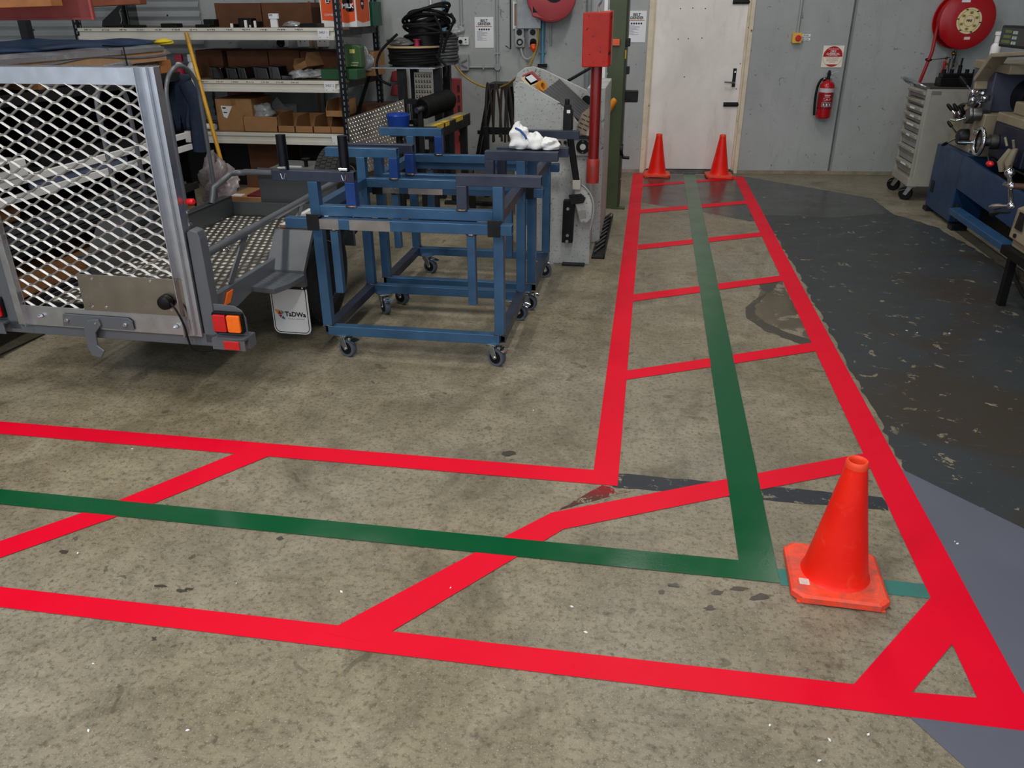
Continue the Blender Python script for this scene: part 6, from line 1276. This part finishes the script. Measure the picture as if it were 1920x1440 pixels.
# ---- corrugated cladding at the left of the back wall
xe = WP(374, 30, .06).x; m = MB(WT); pitch = .092; nk = 42; pr = []
for k in range(nk*8+1): zz = .60+pitch*k/8; pr.append((-.05-.014*math.cos(2*math.pi*k/8), zz))
n = len(pr); vs = [(x, y, z_) for x in (-8.6, xe) for y, z_ in pr]+[(x, y+.003, z_) for x in (-8.6, xe) for y, z_ in pr]
fs = [(k, k+1, n+k+1, n+k) for k in range(n-1)]+[(2*n+k+1, 2*n+k, 3*n+k, 3*n+k+1) for k in range(n-1)]+[(n+k, n+k+1, 3*n+k+1, 3*n+k) for k in range(n-1)]
m.add(vs, fs, True); part('corrugated_cladding', m, mat('corrugated_zinc', (176, 180, 182), .42, .35, var=.08, scale=3), wall, label='corrugated steel cladding sheet')
for u_, z_ in ((xe-.35, 1.62), (xe-.55, 1.47), (xe-1.9, 1.48), (xe-2.5, 1.50)): part('cladding_screw', MB(WT).cyl((u_, -.05, z_), (u_, -.072, z_), .008, n=6), M_DST, wall)
# ---- sockets on the wall behind the shelves
for nm, px, lb in (('round', 529, 'white round industrial socket behind the shelves'), ('double', 568, 'white double socket behind the shelves'), ('single', 605, 'white marked switch plate behind the shelves')):
    q = WP(px, 80, .03); t = wthing('power_outlet', lb, 'outlet', q.x, q.z-.05); part('plate', MB(WT).prism([(q.x+a_, 0, q.z+b_) for a_, b_ in rrect(.12, .085, .008)], (0, -.04, 0)), M_WHT, t, .003)
    if nm == 'round': part('ring', MB(WT).rev([(.044, .0), (.044, .015), (.032, .015), (.032, 0)], (q.x-.01, -.04, q.z), (0, -1, 0), 24), M_DST, t)
    else: part('pin_slots', MB(WT).box(q.x-.03, q.x-.02, -.042, -.04, q.z+.01, q.z+.02).box(q.x+.02, q.x+.03, -.042, -.04, q.z+.01, q.z+.02), M_INK, t)
q = WP(589, 100, .03); solo('copper_pipe', MB(WT).tube([(q.x, -.03, .1), (q.x, -.03, 1.75)], .011, 8), mat('copper', (186, 116, 62), .35, .7), 'copper pipe running down behind the shelves', 'pipe')

# ================================================================ sheet rack beside the trailer
RX0, RX1, RY0, RY1 = -4.45, -3.32, 3.05, 5.62
M_RCK = mat('rack_black', (30, 31, 34), .5, .3, var=.2)
rk = thing('sheet_rack', 'dark steel sheet rack with white edged trays beside the trailer', 'rack', ((RX0+RX1)/2, (RY0+RY1)/2, 0))
for x in (RX0, RX1-.06):
    for y in (RY0+.05, 4.2, RY1-.08):
        if x > -4: part('post', MB().box(x-.12, x-.06, y, y+.06, 0, 1.26), M_RCK, rk)
        else: part('post', MB().box(x, x+.06, y, y+.06, 0, 2.4), M_RCK, rk)
for z_, mt_, wd_ in ((1.27, M_RCK, .05), (.86, M_WHT, .032), (.775, M_WHT, .032), (.50, M_RCK, .04), (.22, M_RCK, .05)):
    part('tray', MB().box(RX0, RX1-.02, RY0, RY1, z_-.02, z_), mat('tray_grey', (52, 53, 56), .5, .2), rk)
    part('tray_edge', MB().box(RX1-.02, RX1, RY0, RY1, z_-wd_, z_+.008), mt_, rk, .002, label='white tray edge' if mt_ is M_WHT else None)
part('back_shade_sheet', MB().box(-3.80, -3.79, RY0, RY1, .1, 1.24), mat('rack_shade_black', (12, 12, 13), .8, spec=.1), rk, label='added black sheet for shade in the rack'); part('end_shade_sheet', MB().box(-3.79, -3.36, RY1-.02, RY1-.01, .1, 1.24), mat('rack_shade_black', (12, 12, 13), .8, spec=.1), rk)  # black sheets added as painted shade, hiding the lit background behind the rack
part('cantilever_arm', MB().box(RX0+.06, -4.10, 4.20, 4.26, 1.56, 1.625), M_RCK, rk)
part('drawer_front', MB().box(RX1-.03, RX1-.02, 3.95, 4.85, .785, .85), mat('slate_blue_panel', (92, 102, 128), .4), rk)
t = thing('plaster_box', 'white box sitting on the rack tray behind the mesh', 'box', (-3.45, 3.85, .862)); part('box', MB().box(-3.60, -3.31, 3.45, 3.93, .868, .96), M_WHT, t, .006); part('grille', MB().box(-3.309, -3.305, 3.6, 3.8, .92, .95), M_DST, t)
# stacked dark sheets and timbers on the lower trays
for k in range(4): solo('steel_sheet', MB().box(RX0+.1, RX1-.04-.02*k, RY0+.1, RY1-.1-.05*k, .508+.028*k, .528+.028*k), mat('sheet_grey', (104, 108, 112), .4, .5), ('bottom grey steel sheet', 'second lowest grey steel sheet', 'second highest grey steel sheet', 'topmost grey steel sheet')[k]+' in the rack tray stack', 'sheet', 'sheets on the lower rack tray')
solo('timber_plank', MB().box(RX1-.16, RX1-.05, RY0+.05, RY1+.05, .228, .33), M_TIM, 'raw timber lying along the bottom rack tray', 'timber', bevel=.004)
solo('timber_plank', MB().box(RX1-.40, RX1-.28, RY0+.1, RY1-.2, .228, .31), M_TIM, 'dark timber behind the raw one on bottom rack tray', 'timber', bevel=.004)
c = XP(22, 347, -3.36); solo('round_post', MB().cyl((-3.45, c.y-.5, .548+.12), (-3.45, c.y+.05, .548+.12), .05, n=20), M_TIM, 'round timber post end on the sheet stack', 'timber')
# wrapped panel pack on top
wp = thing('panel_pack', 'plastic wrapped panel pack with blue tarp on rack top', 'panel pack', (-3.8, 4.3, 1.272))
for y_ in (3.3, 4.2, 5.25): part('timber_bearer', MB().box(RX0+.05, RX1-.02, y_, y_+.12, 1.278, 1.36), M_TIM, wp, .003)
part('panels', MB().box(RX0+.05, RX1+.02, 3.0, 5.45, 1.362, 1.43), mat('pine_sheet', (184, 146, 110), .6, var=.15, scale=8), wp, .003)
def drape(z0, amp, x0, x1, y0, y1, seed, over=.0, nx=14, ny=26):
    rd = random.Random(seed); ph = [rd.uniform(0, 6) for _ in range(6)]; vs = []; fs = []
    for i in range(nx+1):
        for j in range(ny+1):
            x = x0+(x1-x0)*i/nx; y = y0+(y1-y0)*j/ny; z_ = z0+amp*(.5*math.sin(x*9+ph[0]+y*2)+.35*math.sin(y*7+ph[1])+.3*math.sin(x*17+y*11+ph[2]))
            if i == nx: z_ -= over*(1+.3*math.sin(y*5+ph[3])); x -= .0
            vs.append((x, y, z_))
    for i in range(nx):
        for j in range(ny): fs.append((i*(ny+1)+j, i*(ny+1)+j+1, (i+1)*(ny+1)+j+1, (i+1)*(ny+1)+j))
    return vs, fs
m = MB(); m.add(*drape(1.462, .008, RX0+.05, RX1+.03, 3.0, 5.5, 2, .05), smooth=True); o_ = part('plastic_wrap', m, mat('grey_plastic_wrap', (120, 124, 132), .18, .2, var=.25, scale=7, coat=.4), wp, label='shiny grey plastic wrap'); o_.modifiers.new('s', 'SOLIDIFY').thickness = .006
m = MB(); m.add(*drape(1.488, .010, RX0+.05, RX1-.14, 3.5, 5.62, 6, .02), smooth=True); o_ = part('blue_tarp', m, mat('blue_tarp', (8, 42, 76), .5, var=.2), wp, label='blue tarp'); o_.modifiers.new('s', 'SOLIDIFY').thickness = .008
part('silver_edge', MB().box(RX1+.018, RX1+.032, 3.0, 5.42, 1.425, 1.45), M_ALU, wp); part('strap', MB().tube([(RX1-.1, 4.95, 1.475), (RX1+.04, 4.95, 1.47), (RX1+.045, 4.95, 1.36), (RX1-.02, 4.95, 1.35)], .005, 6), M_BLK, wp)
part('hanging_film', MB().add(*crumple((RX1-.02, 4.75, 1.33), .05, .55, .07, 14), smooth=True), mat('clear_grey_film', (150, 152, 154), .25), wp)
c = XP(316, 84, -3.42); solo('yellow_tape_bundle', MB().add(*crumple((c.x, c.y-.05, 1.47), (.055), .08, .022, 23), smooth=True), mat('bright_yellow', (222, 198, 20), .5), 'bright yellow wrapped bundle at the end of blue tarp', 'bundle')
c = XP(305, 105, -3.36); solo('timber_block', MB().box(c.x-.10, c.x+.02, RY1-.20, RY1-.06, 1.278, 1.36), mat('orange_timber', (176, 112, 54), .7), 'orange timber block at the rack end under the film', 'timber', bevel=.004)
# navy overalls hanging on the rack end
t = thing('work_jacket', 'dark navy jacket hanging at the end of the rack', 'jacket', XP(320, 250, -3.35)); a = XP(298, 130, -3.36); m = MB()
vs = []; fs = []; nx, nz = 16, 12; ztp, zbt = 1.26, .88
for i in range(nx+1):
    for j in range(nz+1):
        f = i/nx; g_ = j/nz; y = RY1+.02+.03*math.sin(i*1.3+g_*2)+.02*math.sin(i*2.9); x = -3.72+.44*f*(1-.06*g_)+.01*math.sin(g_*9+i); vs.append((x, y, ztp-(ztp-zbt)*g_))
for i in range(nx):
    for j in range(nz): fs.append((i*(nz+1)+j, i*(nz+1)+j+1, (i+1)*(nz+1)+j+1, (i+1)*(nz+1)+j))
m.add(vs, fs, True); o_ = part('body', m, mat('navy_drill', (22, 36, 58), .85, var=.2, scale=20), t); o_.modifiers.new('s', 'SOLIDIFY').thickness = .03
part('sleeve', MB().tube(bez([(-3.32, RY1+.03, 1.20), (-3.27, RY1+.05, 1.05), (-3.29, RY1+.06, .85), (-3.30, RY1+.06, .72)], 6), .055, 12), mat('navy_drill', (22, 36, 58), .85), t)
# red beam with timbers overhead
pA = YP(172, 24, 4.62); pB = YP(-90, 44, 4.30); pB.z = pA.z; pB = pA+(pB-pA)*((pA.x+4.38)/(pA.x-pB.x)); dd = (pA-pB).normalized(); M_RBM = mat('red_oxide_beam', (112, 30, 22), .55, var=.14, scale=6)
t = thing('steel_girder', 'red oxide steel girder laid above the sheet rack', 'girder', (pB+pA)/2); nn = dd.cross(V((0, 0, 1))).normalized()
pA.z = pB.z = 1.625+.002
part('web', MB().prism([pB, pA, pA+V((0, 0, .20)), pB+V((0, 0, .20))], -nn*.03), M_RBM, t); part('end_plate', MB().prism([pA-nn*.03, pA+nn*.05, pA+nn*.05+V((0, 0, .2)), pA-nn*.03+V((0, 0, .2))], dd*.012), mat('red_oxide_end', (150, 54, 46), .5), t)
part('lower_flange', MB().prism([pB-nn*.06, pA-nn*.06, pA+nn*.05, pB+nn*.05], (0, 0, .012)), M_RBM, t)
c0, c1_ = YP(97, 12, 4.38), YP(-80, 18, 4.15); d2 = (c0-c1_).normalized(); solo('timber_plank', MB().prism([c1_, c0, c0+V((0, 0, .12)), c1_+V((0, 0, .12))], (.02, .07, 0)), mat('warm_timber', (152, 96, 50), .7, var=.3, scale=9), 'warm timber lying on the red beam', 'timber', bevel=.004)
c0, c1_ = YP(263, 8, 5.3), YP(60, 18, 5.1); solo('timber_plank', MB().prism([c1_, c0, c0+V((0, 0, .11)), c1_+V((0, 0, .11))], (.0, .08, 0)), mat('red_timber', (120, 62, 34), .7, var=.25, scale=9), 'reddish timber lying behind the red beam', 'timber', bevel=.004)

a, b = YP(186, 30, 8.15), YP(240, 30, 8.15); z = LV[2]
t = thing('machine_casting', 'dark glossy casting with bright edges on the top shelf', 'casting', ((a.x+b.x)/2, 8.2, z))
part('casting', MB().prism([(a.x, 8.15, z), (b.x, 8.15, z), (b.x, 8.15, z+.20), (b.x-.06, 8.15, z+.22), (a.x+.02, 8.15, z+.06)], (0, .18, 0)), mat('glossy_black', (14, 14, 16), .12, coat=.5), t, .01)
part('bright_edge', MB().tube([(b.x-.09, 8.145, z+.03), (b.x-.07, 8.145, z+.07), (b.x-.08, 8.145, z+.14), (b.x-.05, 8.145, z+.17)], .007, 6), M_CHR, t)

# black crates added to stand in for deep shade under the lowest shelf
M_SHADE = mat('shade_crate_black', (13, 13, 14), .6, var=.2, spec=.2)
for k, (x0, x1, lb) in enumerate(((-5.50, -4.95, 'added black shade crate at the far shelf upright under shelving'), (-4.90, -4.40, 'added black shade crate between two others under the shelving'), (-4.36, -4.02, 'added black shade crate behind the yellow pole under shelving'), (-3.50, -2.98, 'added black shade crate behind the spare tyre under shelving'))):
    t = thing('shade_crate', lb, 'crate', ((x0+x1)/2, 8.15, 0), 'added shade crates under the shelving')
    part('crate', MB().box(x0, x1, 7.95, 8.40, 0, .42), M_SHADE, t, .008); part('rim', MB().box(x0-.01, x1+.01, 7.94, 8.41, .42, .45), M_SHADE, t, .006)
